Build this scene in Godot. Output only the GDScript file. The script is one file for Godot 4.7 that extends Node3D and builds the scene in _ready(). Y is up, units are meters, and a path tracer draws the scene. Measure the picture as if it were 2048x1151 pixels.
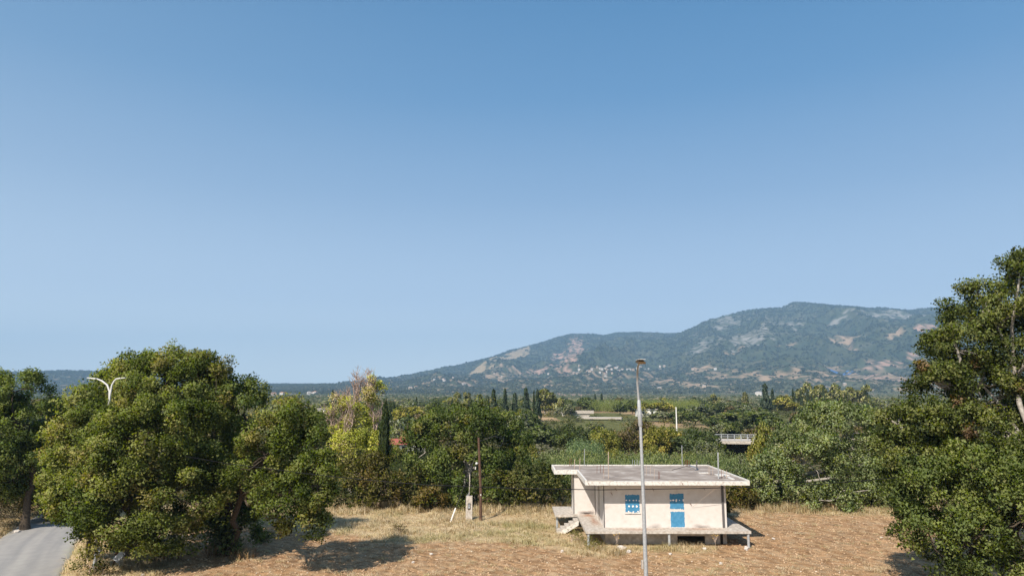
extends Node3D

var used_names := {}
var M := {}
var noise := FastNoiseLite.new()
var ridge := FastNoiseLite.new()
var fine := FastNoiseLite.new()
var rng := RandomNumberGenerator.new()
var env: Environment


func _ready() -> void:
	# ---------------------------------------------------------------- camera, sky, sun, exposure
	var cam := Camera3D.new()
	cam.name = "camera"
	cam.fov = 45.72
	cam.near = 0.2
	cam.far = 20000.0
	cam.position = Vector3(0, 10.8, 0)
	cam.rotation_degrees = Vector3(8.6026, 0, 0)
	add_child(cam)
	var we := WorldEnvironment.new()
	we.name = "world_environment"
	env = Environment.new()
	env.background_mode = Environment.BG_SKY
	var sm := PanoramaSkyMaterial.new()
	sm.panorama = clear_sky(deg_to_rad(-150.0), deg_to_rad(44.0))
	var sky := Sky.new()
	sky.sky_material = sm
	env.sky = sky
	env.tonemap_mode = Environment.TONE_MAPPER_LINEAR
	env.tonemap_exposure = 1.45
	env.sdfgi_enabled = true
	env.ssao_enabled = true
	env.ssil_enabled = true
	env.fog_enabled = true
	env.fog_density = 0.00013
	env.fog_light_color = Color(0.68, 0.85, 1.0)
	we.environment = env
	add_child(we)
	var sun := DirectionalLight3D.new()
	sun.name = "sun"
	sun.light_energy = 1.55
	sun.light_color = Color(1.0, 0.955, 0.90)
	sun.light_angular_distance = 0.5
	sun.shadow_enabled = true
	var el := deg_to_rad(44.0)
	var az := deg_to_rad(30.0)
	sun.look_at_from_position(Vector3.ZERO, Vector3(sin(az) * cos(el), -sin(el), -cos(az) * cos(el)))
	add_child(sun)

	noise.seed = 11
	noise.noise_type = FastNoiseLite.TYPE_SIMPLEX_SMOOTH
	noise.frequency = 1.0
	noise.fractal_type = FastNoiseLite.FRACTAL_FBM
	noise.fractal_octaves = 4
	ridge.seed = 5
	ridge.noise_type = FastNoiseLite.TYPE_SIMPLEX_SMOOTH
	ridge.frequency = 1.0
	ridge.fractal_type = FastNoiseLite.FRACTAL_RIDGED
	ridge.fractal_octaves = 3
	fine.seed = 23
	fine.noise_type = FastNoiseLite.TYPE_SIMPLEX
	fine.frequency = 1.0
	fine.fractal_type = FastNoiseLite.FRACTAL_FBM
	fine.fractal_octaves = 2
	rng.seed = 77

	materials()
	ground()
	hills()
	road()
	far_cover()
	village()
	big_trees()
	shrubs()
	mid_trees()
	reeds()
	bridges()
	far_houses()
	house()
	poles_and_wires()
	roadside()
	grasses()
	stones()


# the clear hazy sky by height above the horizon, whiter towards the sun
func clear_sky(sun_az: float, sun_el: float) -> ImageTexture:
	var stops := [[-90.0, 0.30, 0.29, 0.26], [-4.0, 0.42, 0.46, 0.47], [0.0, 0.56, 0.68, 0.765], [1.3, 0.60, 0.70, 0.76], [7.6, 0.345, 0.462, 0.612], [15.9, 0.19, 0.312, 0.486], [24.0, 0.093, 0.220, 0.405], [31.1, 0.062, 0.178, 0.353], [60.0, 0.042, 0.128, 0.285], [90.0, 0.036, 0.115, 0.262]]
	var w := 512
	var h := 256
	var im := Image.create_empty(w, h, false, Image.FORMAT_RGBF)
	var sun := Vector3(sin(sun_az) * cos(sun_el), sin(sun_el), cos(sun_az) * cos(sun_el))
	for y in h:
		var e := 90.0 - 180.0 * (y + 0.5) / h
		var k := 1
		while k < stops.size() - 1 and e > stops[k][0]: k += 1
		var a: Array = stops[k - 1]
		var b: Array = stops[k]
		var u: float = clampf((e - a[0]) / (b[0] - a[0]), 0, 1)
		var base := Vector3(lerpf(a[1], b[1], u), lerpf(a[2], b[2], u), lerpf(a[3], b[3], u))
		for x in w:
			var az := TAU * (x + 0.5) / w
			var c := base
			if e > 0.0:
				var ce := cos(deg_to_rad(e))
				var d := Vector3(sin(az) * ce, sin(deg_to_rad(e)), cos(az) * ce)
				var g := 0.5 + 0.5 * cos(az - sun_az)
				c += Vector3(0.13, 0.10, 0.03) * g * ce
				c += Vector3(1.0, 0.97, 0.9) * 0.5 * exp(-rad_to_deg(d.angle_to(sun)) / 16.0)
			im.set_pixel(x, y, Color(c.x, c.y, c.z))
	return ImageTexture.create_from_image(im)


# ---------------------------------------------------------------- helpers
func numbered(called: String) -> String:
	var n: int = used_names.get(called, -1) + 1
	used_names[called] = n
	return called if n == 0 else "%s_%03d" % [called, n]


func tag(o: Node3D, label: String, category := "", group := "") -> Node3D:
	o.set_meta("label", label)
	if category: o.set_meta("category", category)
	if group: o.set_meta("group", group)
	return o


func thing(called: String, label: String, category: String, at := Vector3.ZERO, group := "") -> Node3D:
	var o := Node3D.new()
	o.name = numbered(called)
	o.position = at
	add_child(o, true)
	return tag(o, label, category, group)


func obj(called: String, mesh: Mesh, mat: Material, parent: Node = null) -> MeshInstance3D:
	var o := MeshInstance3D.new()
	o.mesh = mesh
	if mat: o.material_override = mat
	o.cast_shadow = GeometryInstance3D.SHADOW_CASTING_SETTING_ON
	if parent == null:
		o.name = numbered(called)
		add_child(o, true)
	else:
		o.name = called
		var n := 0
		while parent.has_node(NodePath(o.name)):
			n += 1
			o.name = "%s_%03d" % [called, n]
		parent.add_child(o, true)
	return o


func struct(called: String, mesh: Mesh, mat: Material) -> MeshInstance3D:
	var o := obj(called, mesh, mat)
	o.set_meta("kind", "structure")
	return o


func scatter(called: String, mesh: Mesh, mat: Material, places: Array, tints: Array) -> MultiMeshInstance3D:
	var mm := MultiMesh.new()
	mm.transform_format = MultiMesh.TRANSFORM_3D
	mm.use_colors = true
	mm.mesh = mesh
	mm.instance_count = places.size()
	for i in places.size():
		mm.set_instance_transform(i, places[i])
		mm.set_instance_color(i, tints[i])
	var o := MultiMeshInstance3D.new()
	o.multimesh = mm
	o.material_override = mat
	o.name = numbered(called)
	add_child(o, true)
	o.set_meta("kind", "stuff")
	return o


func begin() -> SurfaceTool:
	var st := SurfaceTool.new()
	st.begin(Mesh.PRIMITIVE_TRIANGLES)
	return st


func quad(st: SurfaceTool, a: Vector3, b: Vector3, c: Vector3, d: Vector3) -> void:
	for v: Vector3 in [a, b, c, a, c, d]:
		st.add_vertex(v)


# a box with slightly chamfered vertical look; t places it
func box(st: SurfaceTool, size: Vector3, t: Transform3D) -> void:
	var h := size / 2.0
	var p := []
	for i in 8:
		p.append(t * Vector3(h.x if i & 1 else -h.x, h.y if i & 2 else -h.y, h.z if i & 4 else -h.z))
	st.set_smooth_group(-1)
	for f: Array in [[4, 6, 7, 5], [1, 3, 2, 0], [5, 7, 3, 1], [0, 2, 6, 4], [2, 3, 7, 6], [0, 4, 5, 1]]:
		quad(st, p[f[0]], p[f[1]], p[f[2]], p[f[3]])


func abox(st: SurfaceTool, lo: Vector3, hi: Vector3) -> void:
	box(st, (hi - lo).abs(), Transform3D(Basis.IDENTITY, (lo + hi) / 2.0))


func done(st: SurfaceTool) -> ArrayMesh:
	st.generate_normals()
	return st.commit()


func box_mesh(lo: Vector3, hi: Vector3) -> ArrayMesh:
	var st := begin()
	abox(st, lo, hi)
	return done(st)


# tapered tube along points; radii per point
func tube(st: SurfaceTool, pts: Array, radii: Array, sides := 7, cap := true) -> void:
	st.set_smooth_group(0)
	var rings := []
	var ref := Vector3(0.31, 0.2, 0.93)
	for i in pts.size():
		var dir: Vector3 = (pts[mini(i + 1, pts.size() - 1)] - pts[maxi(i - 1, 0)]).normalized()
		var u := dir.cross(ref)
		if u.length() < 0.05: u = dir.cross(Vector3.RIGHT)
		u = u.normalized()
		var v := dir.cross(u).normalized()
		var ring := []
		for k in sides:
			var a := TAU * k / sides
			ring.append(pts[i] + (u * cos(a) + v * sin(a)) * radii[i])
		rings.append(ring)
	for i in pts.size() - 1:
		for k in sides:
			var k2 := (k + 1) % sides
			quad(st, rings[i][k], rings[i + 1][k], rings[i + 1][k2], rings[i][k2])
	if cap:
		st.set_smooth_group(-1)
		for k in range(1, sides - 1):
			for v: Vector3 in [rings[0][0], rings[0][k], rings[0][k + 1]]: st.add_vertex(v)
			var e: Array = rings[-1]
			for v: Vector3 in [e[0], e[k + 1], e[k]]: st.add_vertex(v)


func tube_mesh(pts: Array, radii: Array, sides := 8) -> ArrayMesh:
	var st := begin()
	tube(st, pts, radii, sides)
	return done(st)


# extrude a polygon in the ground plane (x, depth) between two heights
func slab(poly: PackedVector2Array, y0: float, y1: float) -> ArrayMesh:
	var st := begin()
	st.set_smooth_group(-1)
	var idx := Geometry2D.triangulate_polygon(poly)
	for t in range(0, idx.size(), 3):
		var a := poly[idx[t]]
		var b := poly[idx[t + 1]]
		var c := poly[idx[t + 2]]
		if (b - a).cross(c - a) < 0.0:
			var w := b
			b = c
			c = w
		# counter-clockwise in (x, depth) seen from above is clockwise for the front face
		for v: Vector3 in [Vector3(a.x, y1, -a.y), Vector3(c.x, y1, -c.y), Vector3(b.x, y1, -b.y)]: st.add_vertex(v)
		for v: Vector3 in [Vector3(a.x, y0, -a.y), Vector3(b.x, y0, -b.y), Vector3(c.x, y0, -c.y)]: st.add_vertex(v)
	for i in poly.size():
		var a := poly[i]
		var b := poly[(i + 1) % poly.size()]
		quad(st, Vector3(a.x, y0, -a.y), Vector3(a.x, y1, -a.y), Vector3(b.x, y1, -b.y), Vector3(b.x, y0, -b.y))
	return done(st)


func rand_dir() -> Vector3:
	while true:
		var v := Vector3(rng.randf_range(-1, 1), rng.randf_range(-1, 1), rng.randf_range(-1, 1))
		var l := v.length()
		if l > 0.1 and l <= 1.0: return v / l
	return Vector3.UP


func lin(r: float, g: float, b: float) -> Color:
	return Color(r, g, b)


# ---------------------------------------------------------------- materials
func noise_tex(freq: float, ramp: Array, size := 512, octaves := 5, s := 1, normal := false, kind := FastNoiseLite.TYPE_SIMPLEX_SMOOTH) -> NoiseTexture2D:
	var n := FastNoiseLite.new()
	n.seed = s
	n.noise_type = kind
	n.frequency = freq
	n.fractal_octaves = octaves
	var t := NoiseTexture2D.new()
	t.width = size
	t.height = size
	t.seamless = true
	t.noise = n
	if normal:
		t.as_normal_map = true
		t.bump_strength = 6.0
	elif ramp.size():
		var g := Gradient.new()
		g.offsets = PackedFloat32Array(ramp.map(func(r): return r[0]))
		g.colors = PackedColorArray(ramp.map(func(r): return r[1]))
		t.color_ramp = g
	return t


func mat(called: String, color: Color, rough := 0.8, tex: Texture2D = null, scale := 1.0, vcol := false) -> StandardMaterial3D:
	var m := StandardMaterial3D.new()
	m.resource_name = called
	m.albedo_color = color
	m.roughness = rough
	m.metallic_specular = 0.35
	if tex:
		m.albedo_texture = tex
		m.uv1_triplanar = true
		m.uv1_world_triplanar = true
		m.uv1_scale = Vector3.ONE * scale
	m.vertex_color_use_as_albedo = vcol
	M[called] = m
	return m


func bump(m: StandardMaterial3D, tex: Texture2D, cm: float) -> void:
	m.heightmap_enabled = true
	m.heightmap_texture = tex
	m.heightmap_scale = cm


func g3(v: float, warm := 0.0) -> Color:
	return Color(clampf(v + warm, 0, 1), v, clampf(v - warm, 0, 1))


func materials() -> void:
	var grit := noise_tex(0.06, [[0.0, g3(0.55, 0.03)], [0.4, g3(0.82, 0.02)], [0.6, g3(0.94, 0.01)], [1.0, Color(1, 1, 1)]], 1024, 6, 3)
	var gritbump := noise_tex(0.07, [], 1024, 6, 8)
	var soil := mat("soil", Color(1, 1, 1), 0.95, grit, 0.22, true)
	soil.metallic_specular = 0.1
	bump(soil, gritbump, 5.0)
	var hillgrit := noise_tex(0.09, [[0.0, g3(0.55)], [0.45, g3(0.8)], [0.62, g3(0.96)], [1.0, Color(1, 1, 1)]], 1024, 6, 31)
	var hm := mat("hillside", Color(1, 1, 1), 1.0, hillgrit, 0.004, true)
	hm.metallic_specular = 0.0
	var asph := noise_tex(0.015, [[0.0, Color(0.595, 0.59, 0.585)], [0.5, Color(0.615, 0.61, 0.60)], [1.0, Color(0.635, 0.63, 0.62)]], 512, 6, 14)
	var am := mat("asphalt", Color(1, 1, 1), 0.85, asph, 0.13, true)
	bump(am, gritbump, 0.15)
	var plaster := noise_tex(0.008, [[0.0, Color(0.76, 0.73, 0.70)], [0.3, Color(0.80, 0.778, 0.755)], [0.7, Color(0.815, 0.795, 0.775)], [1.0, Color(0.835, 0.82, 0.805)]], 1024, 6, 41)
	mat("plaster", Color(1, 1, 1), 0.9, plaster, 0.21)
	var fascia := noise_tex(0.02, [[0.0, Color(0.56, 0.54, 0.51)], [0.3, Color(0.77, 0.755, 0.73)], [0.6, Color(0.835, 0.825, 0.80)], [1.0, Color(0.85, 0.84, 0.825)]], 512, 6, 45)
	mat("fascia", Color(1, 1, 1), 0.9, fascia, 0.4)
	var rooft := noise_tex(0.006, [[0.0, Color(0.50, 0.46, 0.43)], [0.4, Color(0.555, 0.515, 0.48)], [0.62, Color(0.595, 0.555, 0.52)], [0.8, Color(0.66, 0.63, 0.60)], [1.0, Color(0.76, 0.74, 0.71)]], 1024, 4, 51)
	mat("roof_felt", Color(1, 1, 1), 0.9, rooft, 0.09)
	var conc := noise_tex(0.02, [[0.0, Color(0.52, 0.485, 0.45)], [0.35, Color(0.67, 0.64, 0.60)], [0.7, Color(0.735, 0.71, 0.675)], [1.0, Color(0.80, 0.78, 0.755)]], 512, 6, 57)
	mat("concrete", Color(1, 1, 1), 0.92, conc, 0.3)
	mat("concrete_pale", Color(1.0, 0.99, 0.97), 0.92, noise_tex(0.02, [[0.0, Color(0.58, 0.55, 0.52)], [1.0, Color(0.80, 0.78, 0.76)]], 256, 5, 58), 0.4)
	var galv := noise_tex(0.03, [[0.0, Color(0.58, 0.60, 0.61)], [1.0, Color(0.74, 0.75, 0.76)]], 256, 5, 61)
	mat("galvanised", Color(1, 1, 1), 0.55, galv, 0.8).metallic = 0.25
	mat("lamp_brown", Color(0.36, 0.29, 0.20), 0.6)
	mat("lamp_white", Color(0.80, 0.80, 0.79), 0.4)
	mat("rust", Color(0.42, 0.25, 0.17), 0.9)
	mat("rebar_pale", Color(0.70, 0.63, 0.57), 0.8)
	mat("blue_paint", Color(1, 1, 1), 0.75, noise_tex(0.02, [[0.0, Color(0.24, 0.47, 0.61)], [0.6, Color(0.27, 0.52, 0.67)], [1.0, Color(0.33, 0.56, 0.70)]], 256, 5, 63), 0.6)
	mat("white_paint", Color(0.93, 0.90, 0.88), 0.8)
	mat("dark", Color(0.17, 0.16, 0.155), 0.9)
	mat("pipe_grey", Color(0.36, 0.35, 0.35), 0.8)
	mat("cable", Color(0.09, 0.09, 0.10), 0.7)
	mat("cable_blue", Color(0.33, 0.42, 0.50), 0.7)
	mat("guy_wire", Color(0.33, 0.33, 0.31), 0.7)
	var bark := noise_tex(0.04, [[0.0, Color(0.20, 0.17, 0.14)], [1.0, Color(0.40, 0.36, 0.31)]], 256, 5, 71)
	mat("bark", Color(1, 1, 1), 0.95, bark, 0.7)
	var pale := noise_tex(0.03, [[0.0, Color(0.44, 0.41, 0.38)], [1.0, Color(0.72, 0.70, 0.67)]], 256, 5, 72)
	mat("bark_pale", Color(1, 1, 1), 0.95, pale, 0.7)
	mat("twig", Color(0.68, 0.60, 0.55), 0.95)
	mat("wood_pole", Color(1, 1, 1), 0.9, noise_tex(0.03, [[0.0, Color(0.26, 0.19, 0.15)], [1.0, Color(0.45, 0.36, 0.30)]], 256, 5, 73), 0.9)
	mat("timber", Color(1, 1, 1), 0.9, noise_tex(0.03, [[0.0, Color(0.40, 0.28, 0.20)], [1.0, Color(0.58, 0.45, 0.35)]], 256, 5, 74), 1.1)
	var leaf := mat("leaf", Color(1, 1, 1), 0.65, null, 1.0, true)
	leaf.cull_mode = BaseMaterial3D.CULL_DISABLED
	leaf.backlight_enabled = true
	leaf.backlight = Color(0.95, 1.0, 0.5)
	leaf.metallic_specular = 0.25
	var straw := mat("straw", Color(1, 1, 1), 0.8, null, 1.0, true)
	straw.cull_mode = BaseMaterial3D.CULL_DISABLED
	straw.backlight_enabled = true
	straw.backlight = Color(0.4, 0.38, 0.3)
	mat("stone", Color(1, 1, 1), 0.95, noise_tex(0.03, [[0.0, Color(0.62, 0.58, 0.54)], [1.0, Color(0.88, 0.86, 0.83)]], 256, 5, 75), 1.5)
	mat("roof_red", Color(0.60, 0.34, 0.30), 0.9)
	mat("wall_white", Color(0.88, 0.87, 0.85), 0.9)
	mat("painted", Color(1, 1, 1), 0.85, null, 1.0, true)
	mat("pond_blue", Color(0.24, 0.38, 0.58), 0.3)
	mat("yellow_flower", Color(0.82, 0.68, 0.38), 0.8)
	mat("tarp_blue", Color(0.08, 0.42, 0.80), 0.5)
	mat("sign_grey", Color(0.68, 0.70, 0.72), 0.5)
	mat("glass_dark", Color(0.14, 0.16, 0.18), 0.3)


# ---------------------------------------------------------------- ground
func smooth(a: float, b: float, x: float) -> float:
	return smoothstep(a, b, x)


# 1 where the soil is tilled, 0 where dry grass grows
func tilled(x: float, z: float) -> float:
	var wob := noise.get_noise_2d(x * 0.09, z * 0.09) * 3.0
	var far := lerpf(51.5, 62.5, smooth(13.0, 19.0, x)) - 1.6 * smooth(-2.0, 4.0, x) * (1.0 - smooth(12.0, 19.0, x)) * 2.0
	far = lerpf(57.0, far, smooth(-20.0, -9.0, x))
	var t := 1.0 - smooth(far - 1.0, far + 1.0, z + wob)
	t *= smooth(-23.0, -20.0, x + wob * 0.3 + (z - 44.0) * 0.35)
	# straw strips that the plough left
	var strip := smooth(0.18, 0.5, noise.get_noise_2d(x * 0.05 + 40.0, z * 0.3)) * (1.0 - smooth(42.0, 47.0, z))
	return t * (1.0 - 0.55 * strip)


func ground_y(x: float, z: float) -> float:
	var y := noise.get_noise_2d(x * 0.03, z * 0.03) * 0.18
	return y * smooth(20.0, 45.0, absf(x - 11.0)) if z < 66.0 else y - 1.2 * smooth(70.0, 95.0, z) * (1.0 - smooth(150.0, 260.0, z))


func steps(parts: Array) -> PackedFloat32Array:
	# [from, to, spacing] joined
	var r := PackedFloat32Array()
	for p: Array in parts:
		var v: float = p[0]
		while v < p[1] - 0.001:
			r.append(v)
			v += p[2]
	r.append(parts[-1][1])
	return r


func sheet(xs: PackedFloat32Array, zs: PackedFloat32Array, height: Callable, color: Callable) -> ArrayMesh:
	var nx := xs.size()
	var nz := zs.size()
	var v := PackedVector3Array()
	var c := PackedColorArray()
	var n := PackedVector3Array()
	v.resize(nx * nz)
	c.resize(nx * nz)
	n.resize(nx * nz)
	for j in nz:
		for i in nx:
			v[j * nx + i] = Vector3(xs[i], height.call(xs[i], zs[j]), -zs[j])
	for j in nz:
		for i in nx:
			var k := j * nx + i
			var dx := v[j * nx + mini(i + 1, nx - 1)] - v[j * nx + maxi(i - 1, 0)]
			var dz := v[mini(j + 1, nz - 1) * nx + i] - v[maxi(j - 1, 0) * nx + i]
			n[k] = dx.cross(dz).normalized()
			c[k] = color.call(v[k], n[k])
	var ix := PackedInt32Array()
	ix.resize((nx - 1) * (nz - 1) * 6)
	var at := 0
	for j in nz - 1:
		for i in nx - 1:
			var a := j * nx + i
			for q in [a, a + nx, a + 1, a + 1, a + nx, a + nx + 1]:
				ix[at] = q
				at += 1
	var arr := []
	arr.resize(Mesh.ARRAY_MAX)
	arr[Mesh.ARRAY_VERTEX] = v
	arr[Mesh.ARRAY_NORMAL] = n
	arr[Mesh.ARRAY_COLOR] = c
	arr[Mesh.ARRAY_INDEX] = ix
	var m := ArrayMesh.new()
	m.add_surface_from_arrays(Mesh.PRIMITIVE_TRIANGLES, arr)
	return m


func field_height(x: float, z: float) -> float:
	var y := ground_y(x, z)
	if z > 28.0 and z < 70.0 and absf(x) < 60.0:
		var t := tilled(x, z)
		var clod := fine.get_noise_2d(x * 1.6, z * 1.6) * 0.055 + fine.get_noise_2d(x * 0.3, z * 0.8) * 0.03
		y += clod * (0.25 + 0.75 * t)
		y -= 0.12 * (1.0 - smooth(2.5, 3.5, road_distance(x, z)))
	return y


const VALLEY_FIELDS := [[71, 333, 16, 26], [97, 385, 9, 30], [21, 337, 10, 14], [13, 279, 5, 12], [280, 545, 26, 50], [470, 860, 40, 80], [470, 1200, 60, 90], [14, 262, 6, 9], [-130, 520, 40, 50]]


func in_field(x: float, z: float) -> bool:
	for q: Array in VALLEY_FIELDS:
		var dx: float = (x - q[0]) / q[2]
		var dz: float = (z - q[1]) / (q[3] * 1.25)
		if dx * dx + dz * dz < 1.1: return true
	return false


func field_color(p: Vector3, _n: Vector3) -> Color:
	var x := p.x
	var z := -p.z
	var a := noise.get_noise_2d(x * 0.35, z * 0.35)
	var b := noise.get_noise_2d(x * 0.05 + 9.0, z * 0.07)
	var dirt := lin(0.428, 0.267, 0.144).lerp(lin(0.496, 0.326, 0.184), clampf(0.5 + a, 0, 1))
	dirt = dirt.lerp(lin(0.523, 0.355, 0.187), clampf(b * 1.3 + 0.1, 0, 1) * 0.6)
	var grass := lin(0.62, 0.48, 0.29).lerp(lin(0.69, 0.55, 0.35), clampf(0.5 + a, 0, 1))
	grass = grass.lerp(lin(0.44, 0.38, 0.18), clampf(b * 1.5, 0, 1) * 0.5)
	var furrow := noise.get_noise_2d(x * 0.06 + 15.0, z * 0.55)
	dirt = dirt.lerp(lin(0.40, 0.255, 0.155), clampf(furrow * 1.6, 0, 1) * 0.5)
	if z < 72.0 and z > 28.0 and absf(x) < 64.0:
		var speck := 1.0 + 0.6 * fine.get_noise_2d(x * 2.9 + 30.0, z * 2.9)
		dirt = Color(dirt.r * speck, dirt.g * speck, dirt.b * speck)
		var chaff := smooth(0.12, 0.5, fine.get_noise_2d(x * 2.6 + 60.0, z * 2.8))
		dirt = dirt.lerp(lin(0.66, 0.53, 0.36), chaff * 0.5)
	if z < 72.0:
		return dirt.lerp(grass, 1.0 - tilled(x, z)) if absf(x) < 70.0 else grass
	# valley floor: fields, scrub and fallow land
	var f := noise.get_noise_2d(x * 0.012 + 3.0, z * 0.008)
	for q: Array in VALLEY_FIELDS:
		var dx: float = (x - q[0]) / q[2]
		var dz: float = (z - q[1]) / q[3]
		if dx * dx + dz * dz < 1.0 + a * 0.5: return lin(0.55, 0.40, 0.25)
	var green := lin(0.13, 0.15, 0.06).lerp(lin(0.20, 0.205, 0.09), clampf(0.5 + a, 0, 1))
	var tan_field := lin(0.42, 0.31, 0.19)
	return green.lerp(tan_field, smooth(0.08, 0.22, f))


func ground() -> void:
	var xs := steps([[-9000, -1200, 1300], [-1200, -320, 40], [-320, -64, 8], [-64, -46, 1.5], [-46, 42, 0.3], [42, 64, 1.5], [64, 360, 8], [360, 1200, 30], [1200, 9000, 1300]])
	var zs := steps([[-300, 20, 40], [20, 30, 2], [30, 38, 0.4], [38, 66, 0.3], [66, 100, 2], [100, 600, 6], [600, 2000, 30], [2000, 2600, 100]])
	struct("ground", sheet(xs, zs, field_height, field_color), M.soil)


# ---------------------------------------------------------------- hills
const CREST_LEFT := [[-6426.18, 4600, 83.45], [-4986.02, 4500, 120.79], [-4079.92, 4400, 150.12], [-3203.73, 4300, 137.63], [-3061.94, 4300, 128.31], [-2994.96, 4300, 115.9], [-2887.54, 4250, 130.02], [-2764.48, 4250, 136.16], [-2625.04, 4250, 133.09], [-2423.54, 4250, 126.95], [-2174.35, 4250, 102.41], [-1862.66, 4250, 59.59], [-1614.55, 4250, 35.17], [-1429.05, 4250, 22.98], [-1151.49, 4250, 13.84], [-381.74, 4250, 10.8]]
const CREST_MID := [[-2364.05, 6000, 6.5], [-2103.77, 6000, 15.1], [-1843.17, 6000, 19.4], [-1582.51, 6000, 23.7], [-1409.68, 6000, 53.82], [-1192.91, 6000, 79.68], [-976.18, 6000, 118.52], [-765.44, 6050, 163.03], [-550.71, 6100, 217.19], [-289.37, 6200, 287.97], [-153.86, 6200, 324.01], [-18.27, 6250, 381.15], [165.94, 6300, 430.09], [281.39, 6300, 462.34], [397.1, 6300, 503.88], [536.04, 6300, 536.24], [720.88, 6300, 536.24], [836.13, 6300, 522.37], [959.8, 6350, 554.41], [1202.29, 6400, 563.39], [1389.69, 6400, 549.28], [1554.18, 6400, 553.98], [1859.59, 6400, 558.69], [2234.28, 6400, 539.88], [2700.12, 6400, 483.57], [3629.7, 6400, 390.04]]
const CREST_RIGHT := [[259.13, 4700, 58], [434.56, 4750, 85.82], [614.4, 4800, 138.51], [807.4, 4900, 222.74], [1009.24, 5000, 328.97], [1169.62, 5050, 406.05], [1264.82, 5100, 447.4], [1333.2, 5100, 473.65], [1409.65, 5100, 511.23], [1519.79, 5150, 554.17], [1670.13, 5200, 594.07], [1825.17, 5200, 628.77], [1940.63, 5200, 636.49], [2075.55, 5200, 648.08], [2126.83, 5200, 671.28], [2181.66, 5200, 688.7], [2288.57, 5200, 679.02], [2441.09, 5200, 663.54], [2594.05, 5200, 655.81], [2707.67, 5200, 636.49], [2823.66, 5200, 648.08], [2974.5, 5200, 617.2], [3168.25, 5200, 640.36], [3361.52, 5200, 655.81], [3593.34, 5200, 671.28], [3929.44, 5200, 655.81], [4506.25, 5200, 605.63], [5640.27, 5200, 509.54], [7517.87, 5200, 356.88]]
const PATCHES := [[414, 4680, 171.4, 500, 6.48, 2], [360, 4890, 78.8, 180, 1, 2], [23, 5280, 154.7, 500, 4.6, 3], [-196, 4200, 61.5, 260, 4.22, 3], [-68, 3920, 45.9, 35, 0.41, 0], [44, 3800, 50.1, 60, 0, 0], [160, 3920, 63.2, 60, 0, 2], [1557, 4910, 79.1, 235, 1.19, 1], [1439, 4710, 27.6, 80, 0, 1], [1369, 4010, 146.9, 200, 0.38, 1], [1128, 4100, 120.1, 135, 1.5, 1], [1754, 4330, 69.8, 145, 0, 1], [1803, 3700, 81.3, 120, 1.77, 0], [1517, 3730, 71, 25, 0.37, 0], [1243, 3730, 109.3, 25, 0.69, 0], [2139, 4290, 125.7, 25, -0.02, 1], [2472, 4560, 200.4, 90, -0.27, 1], [2609, 4480, 65.6, 280, 0, 1], [1978, 3470, 63.6, 25, 0, 0], [2152, 3590, 105.2, 25, 0.14, 2], [1713, 3150, 87.7, 50, -0.07, 2], [1883, 3200, 37.5, 25, 0, 2], [895, 3270, 95.8, 65, 0.27, 0], [910, 3010, 79.4, 120, 1.09, 0], [962, 2840, 49.9, 60, 0, 0], [1025, 2900, 42.5, 35, 0, 0], [1030, 2720, 51.8, 150, -1.08, 0], [1121, 2770, 81.2, 70, 0.57, 0], [1067, 2550, 33.6, 100, -1.34, 0], [1228, 2740, 60.2, 200, -1.66, 0], [1060, 2450, 64.6, 25, 0.14, 0], [1469, 2990, 52.6, 90, 0, 0], [1471, 2790, 49.1, 290, 0, 2], [1533, 2720, 71.7, 125, -0.21, 0], [1295, 2200, 32.2, 260, 0, 0], [1505, 3250, 47.6, 170, 0, 0], [715, 2620, 46.1, 175, 0, 0], [748, 2480, 40, 165, 0, 0], [671, 2600, 26.7, 60, 0, 0], [127, 2040, 26.9, 340, 0, 2], [163, 1820, 18.7, 275, 0, 2], [194, 1910, 11.2, 325, 0, 2], [258, 1650, 26.6, 165, 0, 2], [228, 1650, 14.5, 25, 0, 0], [-88, 3580, 52.5, 170, 0, 0], [-203, 2980, 39.3, 25, 0, 0], [396, 3100, 68.1, 100, 0, 0], [656, 3270, 71.9, 35, 0, 0], [653, 2940, 56, 110, 0, 0], [150, 2720, 59.8, 40, 0.3, 0], [-203, 2260, 33.1, 40, 0, 0], [-269, 2410, 28.2, 75, 0, 0], [-1956, 3070, 85.5, 325, 10.12, 3], [-2063, 3080, 27.1, 175, 15.51, 3], [-1067, 1650, 72.5, 25, 0, 3], [-1242, 2010, 29.5, 305, 0, 3], [-572, 1650, 7.3, 145, 0, 3], [-458, 1650, 24.2, 245, 0, 3], [-517, 1540, 18.1, 130, 0, 0], [943, 1820, 32, 150, 0, 3], [1180, 2070, 36.4, 25, 0.33, 3]]
var buckets := {}


func profile(t: float) -> float:
	if t <= 0.0: return 0.0
	if t <= 1.0: return pow(t, 1.9) * (1.0 - 0.14 * pow(t, 6.0)) / 0.86
	return maxf(0.0, 1.0 - (t - 1.0) * 1.1)


func crest_at(c: Array, x: float) -> Vector2:
	if x <= c[0][0]: return Vector2(c[0][1], c[0][2])
	for i in range(1, c.size()):
		if x <= c[i][0]:
			var u: float = (x - c[i - 1][0]) / (c[i][0] - c[i - 1][0])
			return Vector2(lerpf(c[i - 1][1], c[i][1], u), lerpf(c[i - 1][2], c[i][2], u))
	return Vector2(c[-1][1], c[-1][2])


var crest_cache := {}


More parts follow.
